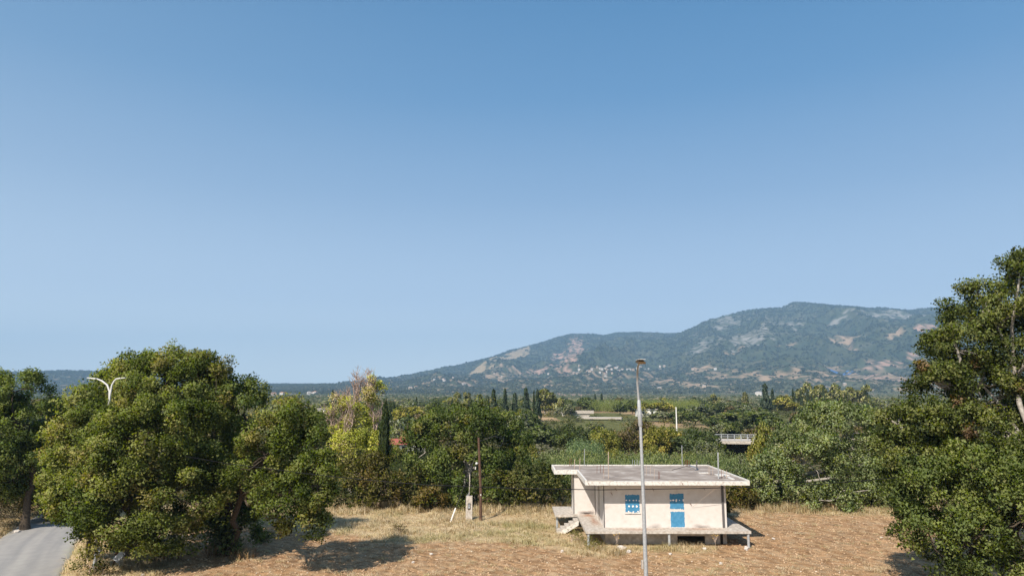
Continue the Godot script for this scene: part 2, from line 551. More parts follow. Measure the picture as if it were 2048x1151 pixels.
func hill_height(x: float, z: float) -> float:
	if not crest_cache.has(x):
		crest_cache[x] = [crest_at(CREST_LEFT, x), crest_at(CREST_MID, x), crest_at(CREST_RIGHT, x)]
	var cs: Array = crest_cache[x]
	var best := -8.0
	var foot := [2300.0, 1900.0, 1700.0]
	for i in 3:
		var c: Vector2 = cs[i]
		var t: float = (z - foot[i]) / (c.x - foot[i])
		var p := profile(t)
		var h := c.y * p
		if t > 0.02 and t < 1.6:
			var k := clampf(t, 0, 1)
			var spur := ridge.get_noise_2d(x / 1000.0 + i * 7.0 + noise.get_noise_2d(x / 900.0, z / 900.0) * 0.25, z / 2600.0) * 0.24 + noise.get_noise_2d(x / 380.0, z / 600.0) * 0.10
			h += c.y * spur * k * (1.0 - smooth(0.45, 0.98, k)) * 2.0
			h += noise.get_noise_2d(x / 160.0, z / 160.0) * minf(c.y * 0.05, 17.0) * minf(1.0, t * 3.0) * (1.0 - 0.75 * smooth(0.85, 1.0, t))
		best = maxf(best, h)
	# the rounded foothill in front of the village
	var fx := (x - 330.0) / 520.0
	var fz := (z - 3350.0) / 520.0
	best = maxf(best, 78.0 * exp(-(fx * fx + fz * fz) * 1.4) - 4.0)
	return best


func patch_at(x: float, z: float) -> Array:
	var key := Vector2i(floori(x / 400.0), floori(z / 400.0))
	if not buckets.has(key):
		var near := []
		for p: Array in PATCHES:
			if absf(p[0] - (key.x * 400.0 + 200.0)) < 260.0 + p[2] * 1.4 and absf(p[1] - (key.y * 400.0 + 200.0)) < 260.0 + p[3] * 1.4 + absf(p[4]) * p[2]:
				near.append(p)
		buckets[key] = near
	for p: Array in buckets[key]:
		var dx: float = (x - p[0]) / p[2]
		var dz: float = (z - p[1] - p[4] * (x - p[0])) / p[3]
		var wob := noise.get_noise_2d(x / 60.0, z / 60.0) * 0.9
		var d := maxf(absf(dx), absf(dz)) * 0.5 + sqrt(dx * dx + dz * dz) * 0.5 + wob
		if d < 1.0: return [1.0 - smooth(0.85, 1.0, d), p[5]]
	return [0.0, 0.0]


func hill_color(p: Vector3, n: Vector3) -> Color:
	var x := p.x
	var z := -p.z
	var a := noise.get_noise_2d(x / 90.0, z / 90.0)
	var b := noise.get_noise_2d(x / 500.0 + 20.0, z / 500.0)
	var c := lin(0.046, 0.066, 0.036).lerp(lin(0.10, 0.118, 0.066), clampf(0.45 + a * 0.9, 0, 1))
	c = c.lerp(lin(0.15, 0.145, 0.085), clampf(b * 1.3, 0, 1) * 0.5)
	c = c.lerp(lin(0.155, 0.165, 0.095), 0.7 * (1.0 - smooth(8.0, 60.0, p.y)))
	var low := 1.0 - smooth(45.0, 170.0, p.y)
	# groves and fallow plots on the lower slopes, scattered rock higher up
	var plot := noise.get_noise_2d(x / 75.0 + 70.0, z / 60.0)
	c = c.lerp(lin(0.36, 0.27, 0.18), smooth(0.16, 0.26, plot) * (0.06 + 0.85 * low))
	var rock := fine.get_noise_2d(x / 26.0, z / 26.0)
	c = c.lerp(lin(0.33, 0.31, 0.28), smooth(0.42, 0.58, rock) * smooth(150.0, 420.0, p.y) * 0.6 * smooth(-0.1, 0.2, b))
	var hit := patch_at(x, z)
	if hit[0] > 0.0:
		var k: float = hit[0]
		var tone := lin(0.46, 0.34, 0.23)
		if hit[1] == 1:
			tone = lin(0.42, 0.40, 0.37)
			k *= smooth(-0.15, 0.15, fine.get_noise_2d(x / 24.0, z / 24.0))
		elif hit[1] == 2:
			tone = lin(0.52, 0.345, 0.265)
			k *= smooth(-0.2, 0.05, fine.get_noise_2d(x / 26.0, z / 26.0))
		elif hit[1] == 3:
			tone = lin(0.40, 0.32, 0.20)
		else:
			k *= smooth(-0.12, 0.15, fine.get_noise_2d(x / 22.0, z / 22.0))
		c = c.lerp(tone, k * (0.75 if hit[1] == 1 else 0.95))
	return c


func hills() -> void:
	var xs := steps([[-9000, -4200, 300], [-4200, -2800, 60], [-2800, 4600, 17], [4600, 9000, 200]])
	var zs := steps([[1650, 2400, 32], [2400, 4000, 24], [4000, 5400, 18], [5400, 6600, 24], [6600, 8200, 160]])
	struct("hills", sheet(xs, zs, hill_height, hill_color), M.hillside)
	var st := begin()
	for q: Array in [[1502, 3100]]:
		var ctr := Vector3(q[0], 0, -q[1])
		var rim := []
		for i in 20:
			var a := TAU * i / 20.0
			var r := 1.0 + 0.25 * sin(a * 2.0 + 1.0)
			var px := ctr.x + cos(a) * 66.0 * r
			var pz := -ctr.z + sin(a) * 20.0 * r
			rim.append(Vector3(px, hill_height(px, pz) + 3.0, -pz))
		ctr.y = hill_height(ctr.x, -ctr.z) + 4.0
		for i in 20:
			for v: Vector3 in [ctr, rim[(i + 1) % 20], rim[i]]: st.add_vertex(v)
	struct("pond", done(st), M.pond_blue)


# ---------------------------------------------------------------- road
func road_x(z: float) -> float:
	# centre line
	if z < 50.0: return -32.7 - (z - 48.0) * 0.53
	return -33.76 - (z - 50.0) * 0.46 + (z - 50.0) * (z - 50.0) * 0.0035


func road_distance(x: float, z: float) -> float:
	return absf(x - road_x(z)) * 0.885


func road() -> void:
	var st := begin()
	var cols := 33
	var rows := []
	var z := 20.0
	var ups := []
	while z < 90.0:
		var row := []
		var tones := []
		for i in cols:
			var u := (float(i) / (cols - 1) - 0.5) * 2.0
			var edge := 0.12 * noise.get_noise_2d(z * 0.8, u * 4.0) if absf(u) > 0.99 else 0.0
			var x := road_x(z) + u * (2.75 + edge) / 0.885
			var y := ground_y(x, z) - 0.02 + 0.05 * (1.0 - u * u)
			if absf(u) > 0.99: y -= 0.09
			row.append(Vector3(x, y, -z))
			var t := clampf(0.5 + 0.8 * noise.get_noise_2d(u * 3.2 + 8.0, z * 0.035) + 0.35 * noise.get_noise_2d(u * 9.0, z * 0.12), 0, 1)
			var track := exp(-pow((absf(u) - 0.52) / 0.16, 2.0))
			var c := lin(1.02, 1.0, 0.97).lerp(lin(0.74, 0.745, 0.76), t)
			c = c.lerp(lin(0.80, 0.80, 0.80), track * 0.4)
			var dust := smooth(0.75, 1.0, absf(u) + 0.2 * noise.get_noise_2d(x, z * 0.5))
			c = c.lerp(lin(1.25, 1.08, 0.85), dust * 0.6)
			tones.append(c)
		rows.append(row)
		ups.append(tones)
		z += 0.5
	st.set_smooth_group(0)
	for j in rows.size() - 1:
		for i in cols - 1:
			for q: Array in [[j, i], [j + 1, i], [j + 1, i + 1], [j, i], [j + 1, i + 1], [j, i + 1]]:
				st.set_color(ups[q[0]][q[1]])
				st.add_vertex(rows[q[0]][q[1]])
	struct("road", done(st), M.asphalt)
	# cracks and a sealed joint across the asphalt
	for q: Array in [[[-29.5, 46.8], [-28.7, 46.3], [-27.9, 46.25]], [[-35.6, 46.1], [-34.9, 46.35], [-34.2, 46.5]]]:
		var pts := []
		for w: Array in q: pts.append(Vector3(w[0], ground_y(w[0], w[1]) + 0.02, -w[1]))
		var o := obj("road_crack", tube_mesh(pts, [0.02, 0.03, 0.015], 5), M.pipe_grey)
		o.set_meta("kind", "structure")


# ---------------------------------------------------------------- leaves and trees
func sprig(tone: Color, leaves: int, length: float, spread: float, wide := 0.6, droop := 0.0) -> ArrayMesh:
	var st := begin()
	for i in leaves:
		var dir := rand_dir()
		dir.y = dir.y * 0.7 + 0.15 - droop
		dir = dir.normalized()
		var at := dir * spread * sqrt(rng.randf())
		var axis := (dir + rand_dir() * 0.8).normalized()
		var side := axis.cross(rand_dir()).normalized()
		var up := side.cross(axis).normalized()
		if up.y < 0.0: up = -up
		var l := length * rng.randf_range(0.7, 1.3)
		var w := l * wide * 0.5
		var k := rng.randf_range(0.84, 1.18)
		var c := Color(tone.r * k * rng.randf_range(0.92, 1.12), tone.g * k, tone.b * k * rng.randf_range(0.8, 1.15))
		var a := at
		var b := at + axis * l * rng.randf_range(0.5, 0.9) + side * w
		var d := at + axis * l * rng.randf_range(0.5, 0.9) - side * w
		var nn := (up * 0.55 + Vector3.UP * 0.75 + dir * 0.45).normalized()
		for v: Vector3 in [a, b, d]:
			st.set_color(c)
			st.set_normal(nn)
			st.add_vertex(v)
	return st.commit()


func palette(base: Array, leaves: int, length: float, spread: float, wide := 0.6, droop := 0.0) -> Array:
	var r := []
	for c: Color in base:
		r.append(sprig(c, leaves, length, spread, wide, droop))
		r.append(sprig(c, leaves, length, spread, wide, droop))
	return r


# lobes: [x, height, depth, rx, ry, rz]; returns the crown and where its leaf clumps sit
func crown(lobes: Array, sprigs: Array, density: float, clump: float, per: int, off: Vector3, spots: Array, shell := 0.55, accent := 0.0) -> ArrayMesh:
	var st := begin()
	var tones := sprigs.size() / 2 - (1 if accent > 0.0 else 0)
	for lo: Array in lobes:
		var ctr := Vector3(lo[0], lo[1], -lo[2]) - off
		var r := Vector3(lo[3], lo[4], lo[5])
		var area := 4.0 * PI * pow((pow(r.x * r.y, 1.6) + pow(r.x * r.z, 1.6) + pow(r.y * r.z, 1.6)) / 3.0, 1.0 / 1.6)
		var n := maxi(4, int(area * density / per))
		for i in n:
			var dir := rand_dir()
			if dir.y < -0.4 and rng.randf() < 0.5: dir.y = -dir.y
			var f := lerpf(shell, 1.0, pow(rng.randf(), 0.4))
			f *= 1.0 + 0.6 * noise.get_noise_3d(dir.x * 1.7 + ctr.x, dir.y * 1.7 + ctr.y, dir.z * 1.7)
			var pos := ctr + dir * r * f
			var buried := false
			for other: Array in lobes:
				if other == lo: continue
				var w := (pos + off - Vector3(other[0], other[1], -other[2])) / Vector3(other[3], other[4], other[5])
				if w.length() < 0.62: buried = true
			if buried: continue
			spots.append(pos)
			var tone := clampi(int((noise.get_noise_3d(pos.x * 0.35, pos.y * 0.35, pos.z * 0.35) * 0.9 + 0.5 + rng.randf_range(-0.22, 0.22)) * tones), 0, tones - 1)
			var cr := clump * rng.randf_range(0.6, 1.3)
			var shape := Vector3(rng.randf_range(0.6, 1.5), rng.randf_range(0.45, 1.0), rng.randf_range(0.6, 1.5)) * cr
			var odd := accent > 0.0 and rng.randf() < accent
			if odd: shape *= 0.45
			for k in per:
				var d := rand_dir()
				var q := pos + d * shape * pow(rng.randf(), 0.6)
				if q.y + off.y < 0.25: continue
				var face := (dir * 0.55 + d * 0.6 + Vector3.UP * 0.35 + rand_dir() * 0.35).normalized()
				var sx := face.cross(rand_dir()).normalized()
				var b := Basis(sx, face, sx.cross(face).normalized())
				var pick := clampi(tone + (rng.randi() % 3 - 1 if rng.randf() < 0.3 else 0), 0, tones - 1) * 2 + rng.randi() % 2
				if odd:
					if k > per / 2: break
					pick = tones * 2 + k % 2
				st.append_from(sprigs[pick], 0, Transform3D(b.scaled(Vector3.ONE * rng.randf_range(0.75, 1.3)), q))
	return st.commit()


func bent(a: Vector3, b: Vector3, n: int, wob: float, sag := 0.0) -> Array:
	var r := []
	for i in n + 1:
		var u := float(i) / n
		var p := a.lerp(b, u)
		if i > 0 and i < n: p += rand_dir() * wob * a.distance_to(b) * 0.12
		p.y += sag * sin(u * PI)
		r.append(p)
	return r


func taper(a: float, b: float, n: int) -> Array:
	var r := []
	for i in n + 1: r.append(lerpf(a, b, float(i) / n))
	return r


# trunk rising from base, limbs to each lobe, thinner boughs to some of the clumps
func skeleton(base: Vector3, fork: Vector3, r0: float, lobes: Array, spots: Array, boughs: int, off: Vector3) -> ArrayMesh:
	var st := begin()
	var b := base - off
	var f := fork - off
	var pts := bent(b + Vector3(0, -0.3, 0), f, 5, 0.5)
	pts[0] = b + Vector3(0, -0.3, 0)
	var rad := taper(r0, r0 * 0.72, 5)
	rad[0] = r0 * 1.5
	rad[1] = r0 * 1.12
	tube(st, pts, rad, 9)
	var ends := []
	for lo: Array in lobes:
		var e := Vector3(lo[0], lo[1], -lo[2]) - off
		tube(st, bent(f + Vector3(0, -0.1, 0), e, 5, 0.9, 0.3), taper(r0 * 0.55, r0 * 0.16, 5), 7)
		ends.append(e)
	for i in boughs:
		if spots.is_empty(): break
		var s: Vector3 = spots[rng.randi() % spots.size()]
		var near: Vector3 = ends[0]
		for e: Vector3 in ends:
			if e.distance_to(s) < near.distance_to(s): near = e
		tube(st, bent(near, s, 4, 1.1), taper(r0 * 0.2, r0 * 0.05, 4), 5)
	return done(st)


func plant(called: String, label: String, category: String, lobes: Array, sprigs: Array, density: float, clump: float, per: int, trunks: Array, boughs: int, bark: String, group := "", shell := 0.55, accent := 0.0) -> Node3D:
	var at := Vector3(trunks[0][0], 0, -trunks[0][1])
	var t := thing(called, label, category, at, group)
	var spots := []
	var cm := crown(lobes, sprigs, density, clump, per, at, spots, shell, accent)
	var kinds := trunks.size()
	for k in kinds:
		var q: Array = trunks[k]
		var mine := []
		for i in lobes.size():
			if i % kinds == k: mine.append(lobes[i])
		var base := Vector3(q[0], ground_y(q[0], q[1]), -q[1])
		obj("trunk", skeleton(base, Vector3(q[2], q[4], -q[3]), q[5], mine, spots, boughs / kinds, at), M[bark], t)
	obj("crown", cm, M.leaf, t)
	return t


func big_trees() -> void:
	var oak := palette([lin(0.148, 0.196, 0.064), lin(0.196, 0.249, 0.080), lin(0.253, 0.302, 0.094), lin(0.332, 0.354, 0.118), lin(0.354, 0.325, 0.125)], 28, 0.145, 0.36, 0.85)
	var dark := palette([lin(0.125, 0.170, 0.064), lin(0.164, 0.218, 0.076), lin(0.217, 0.272, 0.094), lin(0.268, 0.310, 0.106)], 28, 0.145, 0.36, 0.85)
	plant("oak_tree", "tall broad oak beside the road with several trunks, largest crown on its side", "tree", [[-23.93, 10.46, 48, 3.73, 2.8, 3.1], [-23.7, 11.97, 48, 2.87, 1.36, 2.01], [-28.52, 10.16, 50, 2.17, 2.69, 2.31], [-26.31, 11.75, 49, 2.42, 1.54, 1.88], [-21.75, 11.56, 48, 1.79, 1.79, 1.7], [-27.22, 7.67, 45, 2.52, 2.69, 2.48], [-27.49, 5.3, 44, 1.64, 2.47, 1.95], [-23.12, 7.44, 44, 3.62, 3.62, 3.44], [-23.67, 4.16, 43.5, 3.25, 2.76, 2.86], [-21.01, 4.39, 44, 2.47, 2.79, 2.5], [-21.4, 8.2, 47, 2.46, 3.51, 2.84], [-24.21, 3.07, 43, 1.61, 1.16, 1.31], [-22.59, 1.44, 42.5, 0.95, 0.83, 0.84], [-21.28, 2.34, 43, 1.61, 1.12, 1.3], [-19.96, 5.17, 45, 1.85, 2.35, 2], [-21.26, 2.83, 43.5, 1.79, 1.46, 1.54], [-23.22, 7.25, 42.5, 2.22, 2.22, 2.11], [-26.59, 4.24, 43, 1.61, 1.45, 1.45], [-24.42, 7.28, 42.2, 1.51, 1.89, 1.62], [-23.7, 4.83, 42, 1.41, 1.32, 1.3]], oak, 8.0, 0.66, 15, [[-25.1, 47.3, -25.3, 46.8, 2.9, 0.26], [-24.6, 48.9, -24.2, 48.3, 3.0, 0.30], [-27.0, 46.2, -27.6, 45.8, 3.2, 0.22]], 70, "bark")
	plant("oak_tree", "dark oak with one thick trunk in tall dry grass behind the largest oak", "tree", [[-19.78, 9.82, 49, 2.12, 2.01, 1.97], [-18.77, 10.52, 49.5, 1.11, 1.04, 1.02], [-20.82, 6.71, 49, 2.38, 3.3, 2.7], [-19.9, 3.33, 49, 2.01, 2.01, 1.91], [-18.9, 1.59, 48.5, 1.59, 1.67, 1.55], [-20.86, 3.48, 48, 1.43, 1.79, 1.53], [-18.75, 4.73, 48.5, 1.63, 1.81, 1.64]], dark, 8.0, 0.64, 15, [[-19.4, 48.9, -19.8, 48.8, 2.6, 0.36]], 40, "bark")
	plant("oak_tree", "leaning oak whose low boughs hang over a big shadow on the tilled soil", "tree", [[-13.79, 8.78, 43, 1.54, 1.54, 1.47], [-15.34, 6.72, 43.5, 1.95, 2.44, 2.08], [-12.94, 6.46, 43, 1.93, 2.57, 2.14], [-13.2, 4.39, 42, 2.04, 1.41, 1.64], [-11.6, 5.26, 42, 1.19, 1.95, 1.49], [-13.89, 3.39, 42, 0.94, 0.69, 0.78], [-12.25, 3.11, 42, 1.1, 0.69, 0.85]], oak, 8.0, 0.62, 14, [[-19.0, 48.0, -17.6, 46.0, 4.2, 0.24]], 40, "bark")
	plant("oak_tree", "dark oak across the road, its trunk at the road edge over brown brush", "tree", [[-40.51, 10.68, 56, 2.59, 1.59, 1.99], [-39.42, 8.09, 56, 2.85, 2.72, 2.64], [-38.2, 8.04, 57, 1.28, 2.13, 1.62], [-39.58, 5.25, 55, 2.47, 2.05, 2.15], [-37.57, 5.74, 56, 1.26, 1.67, 1.39], [-43.65, 8.09, 56, 3.35, 3.77, 3.38], [-39.96, 3.8, 56, 2.3, 1.26, 1.69], [-38.26, 3.87, 57, 1.49, 1.28, 1.32], [-41.63, 4.3, 55, 2.47, 2.05, 2.15]], dark, 6.6, 0.68, 15, [[-38.4, 56.0, -38.2, 56.0, 3.4, 0.30]], 40, "bark")
	var wide := palette([lin(0.124, 0.169, 0.063), lin(0.162, 0.217, 0.076), lin(0.216, 0.270, 0.093), lin(0.266, 0.308, 0.105), lin(0.308, 0.293, 0.117)], 24, 0.21, 0.42, 0.85)
	plant("oak_tree", "wide old oak behind the wooden pole with bare pale limbs showing through", "tree", [[-6.23, 6.92, 70, 3.24, 2.2, 2.58], [-8.58, 4.8, 69, 1.96, 3.09, 2.4], [-3.47, 6.82, 70, 3.14, 2.51, 2.68], [-0.81, 5.97, 71, 2.33, 2.55, 2.32], [-4.07, 3, 68, 4.32, 2.79, 3.38], [-6.61, 1.73, 67, 2.4, 2, 2.09], [0.31, 3.29, 72, 1.83, 2.42, 2.02], [-3.46, 0.82, 66, 2.96, 1.18, 1.97], [-9.51, 2.17, 69, 1.29, 1.55, 1.35]], wide, 5.0, 0.85, 14, [[-4.3, 69.5, -4.2, 69.5, 3.2, 0.42], [-6.6, 70.0, -7.2, 70.0, 3.6, 0.3]], 26, "bark_pale")
	var grey := palette([lin(0.235, 0.288, 0.141), lin(0.310, 0.374, 0.185), lin(0.386, 0.451, 0.226), lin(0.460, 0.494, 0.264)], 24, 0.20, 0.42, 0.85)
	plant("oak_tree", "grey-green rounded evergreen oak with branches down to dry grass behind the house", "tree", [[33.47, 6.68, 70, 4.45, 3.03, 3.55], [28.42, 3.94, 68, 3.96, 3.05, 3.33], [25.27, 2.19, 67, 2.75, 2.75, 2.62], [34.24, 3.6, 69, 4.02, 3.61, 3.62], [28.77, 0.73, 66, 4.19, 1.58, 2.74], [34.48, 2.09, 66, 2.71, 2.96, 2.69], [31.96, 7.37, 71, 2.12, 2.12, 2.02], [23.55, 1.27, 67, 1.75, 1.75, 1.66]], grey, 5.0, 0.85, 13, [[31.5, 69.5, 32.0, 69.5, 3.0, 0.4], [27.0, 68.5, 26.6, 68.0, 2.2, 0.28]], 34, "bark_pale")
	var tall := palette([lin(0.132, 0.165, 0.059), lin(0.180, 0.216, 0.078), lin(0.230, 0.267, 0.097), lin(0.294, 0.317, 0.124), lin(0.33, 0.22, 0.13)], 28, 0.145, 0.34, 0.85)
	plant("plane_tree", "tallest tree, loose crown with rusty dead leaf tufts and bare pale limbs", "tree", [[28.54, 14.64, 40, 2.24, 1.64, 1.85], [30.27, 17.77, 40, 0.96, 1.2, 1.02], [27.87, 16.06, 40, 1.08, 1.2, 1.08], [25.72, 13.14, 39.5, 1.77, 1.83, 1.71], [25.67, 14.7, 40, 0.72, 1.14, 0.88], [23.94, 11.28, 39, 1.46, 1.31, 1.32], [27.17, 11.29, 40, 2.39, 1.79, 1.99], [23.61, 9.19, 39, 1.75, 1.46, 1.52], [21.76, 8.91, 39, 1.11, 0.99, 1], [29.93, 12.59, 40, 2.09, 2.69, 2.27], [25.93, 8.5, 39, 2.1, 1.6, 1.76], [22.22, 7.14, 39, 1.69, 1.4, 1.47], [24.36, 6.73, 39, 2.04, 1.46, 1.66], [31.8, 16.12, 40, 2.39, 3.29, 2.7], [31.91, 9.72, 40, 2.69, 3.29, 2.84], [28.28, 10.28, 40.5, 2.12, 1.82, 1.87], [27.84, 8.09, 39, 1.75, 1.75, 1.66]], tall, 8.8, 0.58, 13, [[28.4, 40.6, 28.0, 40.2, 5.0, 0.36]], 110, "bark_pale", "", 0.55, 0.03)
	var broad := palette([lin(0.141, 0.188, 0.065), lin(0.188, 0.239, 0.081), lin(0.239, 0.294, 0.100), lin(0.299, 0.340, 0.120)], 29, 0.14, 0.33, 0.85)
	plant("broad_tree", "bright green low spreading tree in front of the tallest tree", "tree", [[24.62, 6.3, 37, 2.9, 1.71, 2.19], [22.4, 5.03, 37, 2.07, 1.88, 1.88], [27.25, 6.84, 38, 1.99, 1.28, 1.55], [21.62, 3.65, 37, 1.44, 1.33, 1.31], [22.99, 3.12, 36, 2.15, 1.61, 1.79], [25.54, 4.42, 35.5, 2.25, 2.25, 2.14], [21.63, 6.05, 38, 1.14, 1.08, 1.05], [28.96, 5.16, 37, 2.21, 2.76, 2.36], [24.48, 1.68, 36, 2.42, 1.35, 1.79], [25.33, 3.99, 36.5, 1.91, 1.64, 1.68], [24.32, 4.65, 37, 1.94, 1.66, 1.71]], broad, 7.6, 0.6, 14, [[26.6, 37.0, 26.4, 37.0, 2.4, 0.3], [24.0, 37.4, 23.6, 37.2, 2.0, 0.2]], 60, "bark")


func bare_branches(base: Vector3, n: int, height: float, spread: float, r0: float, seed_: int) -> ArrayMesh:
	rng.seed = seed_
	var st := begin()
	for i in n:
		var a := rng.randf() * TAU
		var h := height * rng.randf_range(0.55, 1.0)
		var tip := base + Vector3(cos(a) * spread * rng.randf(), h, sin(a) * spread * rng.randf())
		var pts := bent(base, tip, 6, 0.7)
		tube(st, pts, taper(r0, r0 * 0.18, 6), 5)
		for k in 9:
			var s: Vector3 = pts[2 + rng.randi() % 4]
			var e := s + Vector3(rng.randf_range(-1, 1), rng.randf_range(0.5, 1.6), rng.randf_range(-1, 1)) * height * 0.16
			var mid := bent(s, e, 3, 0.8)
			tube(st, mid, taper(r0 * 0.35, r0 * 0.1, 3), 4)
			for w in 3:
				var s2: Vector3 = mid[1 + rng.randi() % 2]
				var e2 := s2 + Vector3(rng.randf_range(-1, 1), rng.randf_range(0.2, 1.3), rng.randf_range(-1, 1)) * height * 0.08
				tube(st, [s2, e2], [r0 * 0.3, r0 * 0.12], 3, false)
	return done(st)


func shrubs() -> void:
	rng.seed = 305
	var yellow := palette([lin(0.397, 0.430, 0.104), lin(0.584, 0.607, 0.140), lin(0.699, 0.699, 0.187), lin(0.699, 0.595, 0.373)], 26, 0.17, 0.42, 0.8)
	var olive := palette([lin(0.154, 0.154, 0.054), lin(0.206, 0.197, 0.076), lin(0.269, 0.242, 0.103), lin(0.287, 0.215, 0.080)], 18, 0.21, 0.38, 0.8)
	var ivy := palette([lin(0.108, 0.130, 0.049), lin(0.162, 0.172, 0.065), lin(0.287, 0.269, 0.108)], 15, 0.25, 0.38, 0.8)
	var t := plant("poplar_tree", "yellowing tree with bare dead branches standing above its crown", "tree", [[-17.37, 4.28, 75, 2.8, 3.08, 2.8], [-16.27, 6.54, 75, 2.58, 1.68, 2.02], [-15.13, 9.83, 75, 1.12, 2.13, 1.54], [-18.07, 8.77, 75, 1.91, 1.35, 1.54], [-15.1, 3.59, 74, 2.88, 3.21, 2.89]], yellow, 4.2, 0.8, 10, [[-17.2, 75.5, -17.0, 75.5, 5.0, 0.26]], 40, "bark_pale")
	for q: Array in [[-16.9, 8.6, 75.0, 5.2, 1.3], [-18.3, 7.4, 75.2, 4.2, 1.6], [-15.6, 9.0, 75.3, 4.4, 1.1], [-14.6, 6.6, 74.6, 3.6, 1.3], [-19.0, 6.2, 74.4, 4.0, 1.6], [-17.6, 5.4, 73.6, 4.6, 1.8]]:
		obj("dead_branch", bare_branches(Vector3(q[0] + 17.2, q[1], 75.5 - q[2]), 7, q[3], q[4], 0.075, int(q[1] * 100)), M.twig, t)
	rng.seed = 306
	plant("olive_bush", "rounded olive-brown bush at the grass edge below the yellowing tree", "bush", [[-12.12, 1.41, 66, 3.06, 2.07, 2.44], [-14.31, 2.53, 68, 2.64, 2.44, 2.41], [-10.22, 0.51, 66, 1.38, 1.18, 1.22], [-8, 0.66, 65, 1.26, 1.26, 1.2]], olive, 5.0, 0.8, 11, [[-12.4, 66.0, -12.3, 66.0, 1.2, 0.16]], 30, "twig")
	plant("ivy_bush", "dark thicket speckled with yellow leaves between the wide oak and the house", "bush", [[2.53, 2.09, 66, 2.86, 2.07, 2.34], [4.56, 1.27, 67, 1.5, 1.25, 1.31], [0.75, 1.41, 66, 1.48, 1.48, 1.41]], ivy, 4.6, 0.8, 9, [[2.6, 66.5, 2.7, 66.5, 1.0, 0.12]], 30, "bark")
	# low bushes one by one: [x, depth, radius, height, tone, kind]
	var brown := palette([lin(0.17, 0.125, 0.075), lin(0.23, 0.17, 0.10)], 9, 0.13, 0.34, 0.35)
	var list := [
		["dark olive bush beside the road below the far oak", -39.6, 61.0, 2.3, 2.6, olive, "bush"],
		["second olive bush at the end of the road in shade", -37.0, 66.0, 2.6, 2.8, dark_palette(), "bush"],
		["dry brown brush under the oak across the road", -41.6, 57.5, 2.2, 2.1, brown, "brush"],
		["tall dark brush under the oak across the road", -45.5, 61.5, 3.0, 3.4, dark_palette(), "bush"],
		["low brown brush behind the white stone across the road", -44.0, 57.0, 2.4, 2.2, brown, "brush"],
		["olive green brush closing the end of the road", -42.6, 67.0, 3.2, 3.8, olive, "bush"],
		["brown dead brush at the road edge by the far trunk", -40.2, 54.2, 1.6, 1.5, brown, "brush"],
		["green bush behind the rear corner of the house", 17.4, 61.5, 1.5, 2.6, olive, "bush"],
		["dry scrubby bush beside the evergreen oak behind the house", 20.6, 66.0, 1.8, 2.2, olive, "bush"],
		["small leafy sapling in the shade on tilled soil", -17.9, 51.6, 0.55, 0.75, oak_palette(), "sapling"],
		["low green weed clump in the grass beside the house stairs", 4.3, 51.4, 0.8, 0.75, weed_palette(), "weed"],
		["green weed clump at the foot of the slab corner pillar", 5.6, 49.4, 0.6, 0.65, weed_palette(), "weed"],
		["single yellow-brown weed at the edge of the big tree shadow", -8.7, 54.6, 0.35, 0.55, brown, "weed"],
		["pale olive bush in front of the wide oak by the meter pillar", -7.6, 64.5, 1.5, 1.9, olive, "bush"],
		["green leafy sucker growing by the leaning panel beside the oak", -25.0, 42.4, 0.8, 1.0, oak_palette(), "bush"],
		["grey twiggy weed by the poster-covered post", -24.0, 42.0, 0.5, 0.6, brown, "weed"],
	]
	for q: Array in list:
		var r: float = q[3]
		var h: float = q[4]
		var lobes := [[q[1], h * 0.55, q[2], r, h * 0.45, r * 0.9], [q[1] + r * 0.5, h * 0.4, q[2] - r * 0.3, r * 0.6, h * 0.35, r * 0.6]]
		plant("bush" if q[6] == "bush" else String(q[6]), q[0], q[6], lobes, q[5], 7.0, minf(0.5, r * 0.45), 9, [[q[1], q[2], q[1], q[2], h * 0.3, 0.05]], 10, "twig")


func oak_palette() -> Array:
	return palette([lin(0.101, 0.128, 0.043), lin(0.142, 0.169, 0.057)], 9, 0.13, 0.25)


func dark_palette() -> Array:
	return palette([lin(0.074, 0.095, 0.035), lin(0.108, 0.115, 0.041)], 10, 0.16, 0.34)


func weed_palette() -> Array:
	return palette([lin(0.203, 0.230, 0.074), lin(0.324, 0.297, 0.121)], 9, 0.16, 0.22, 0.25)


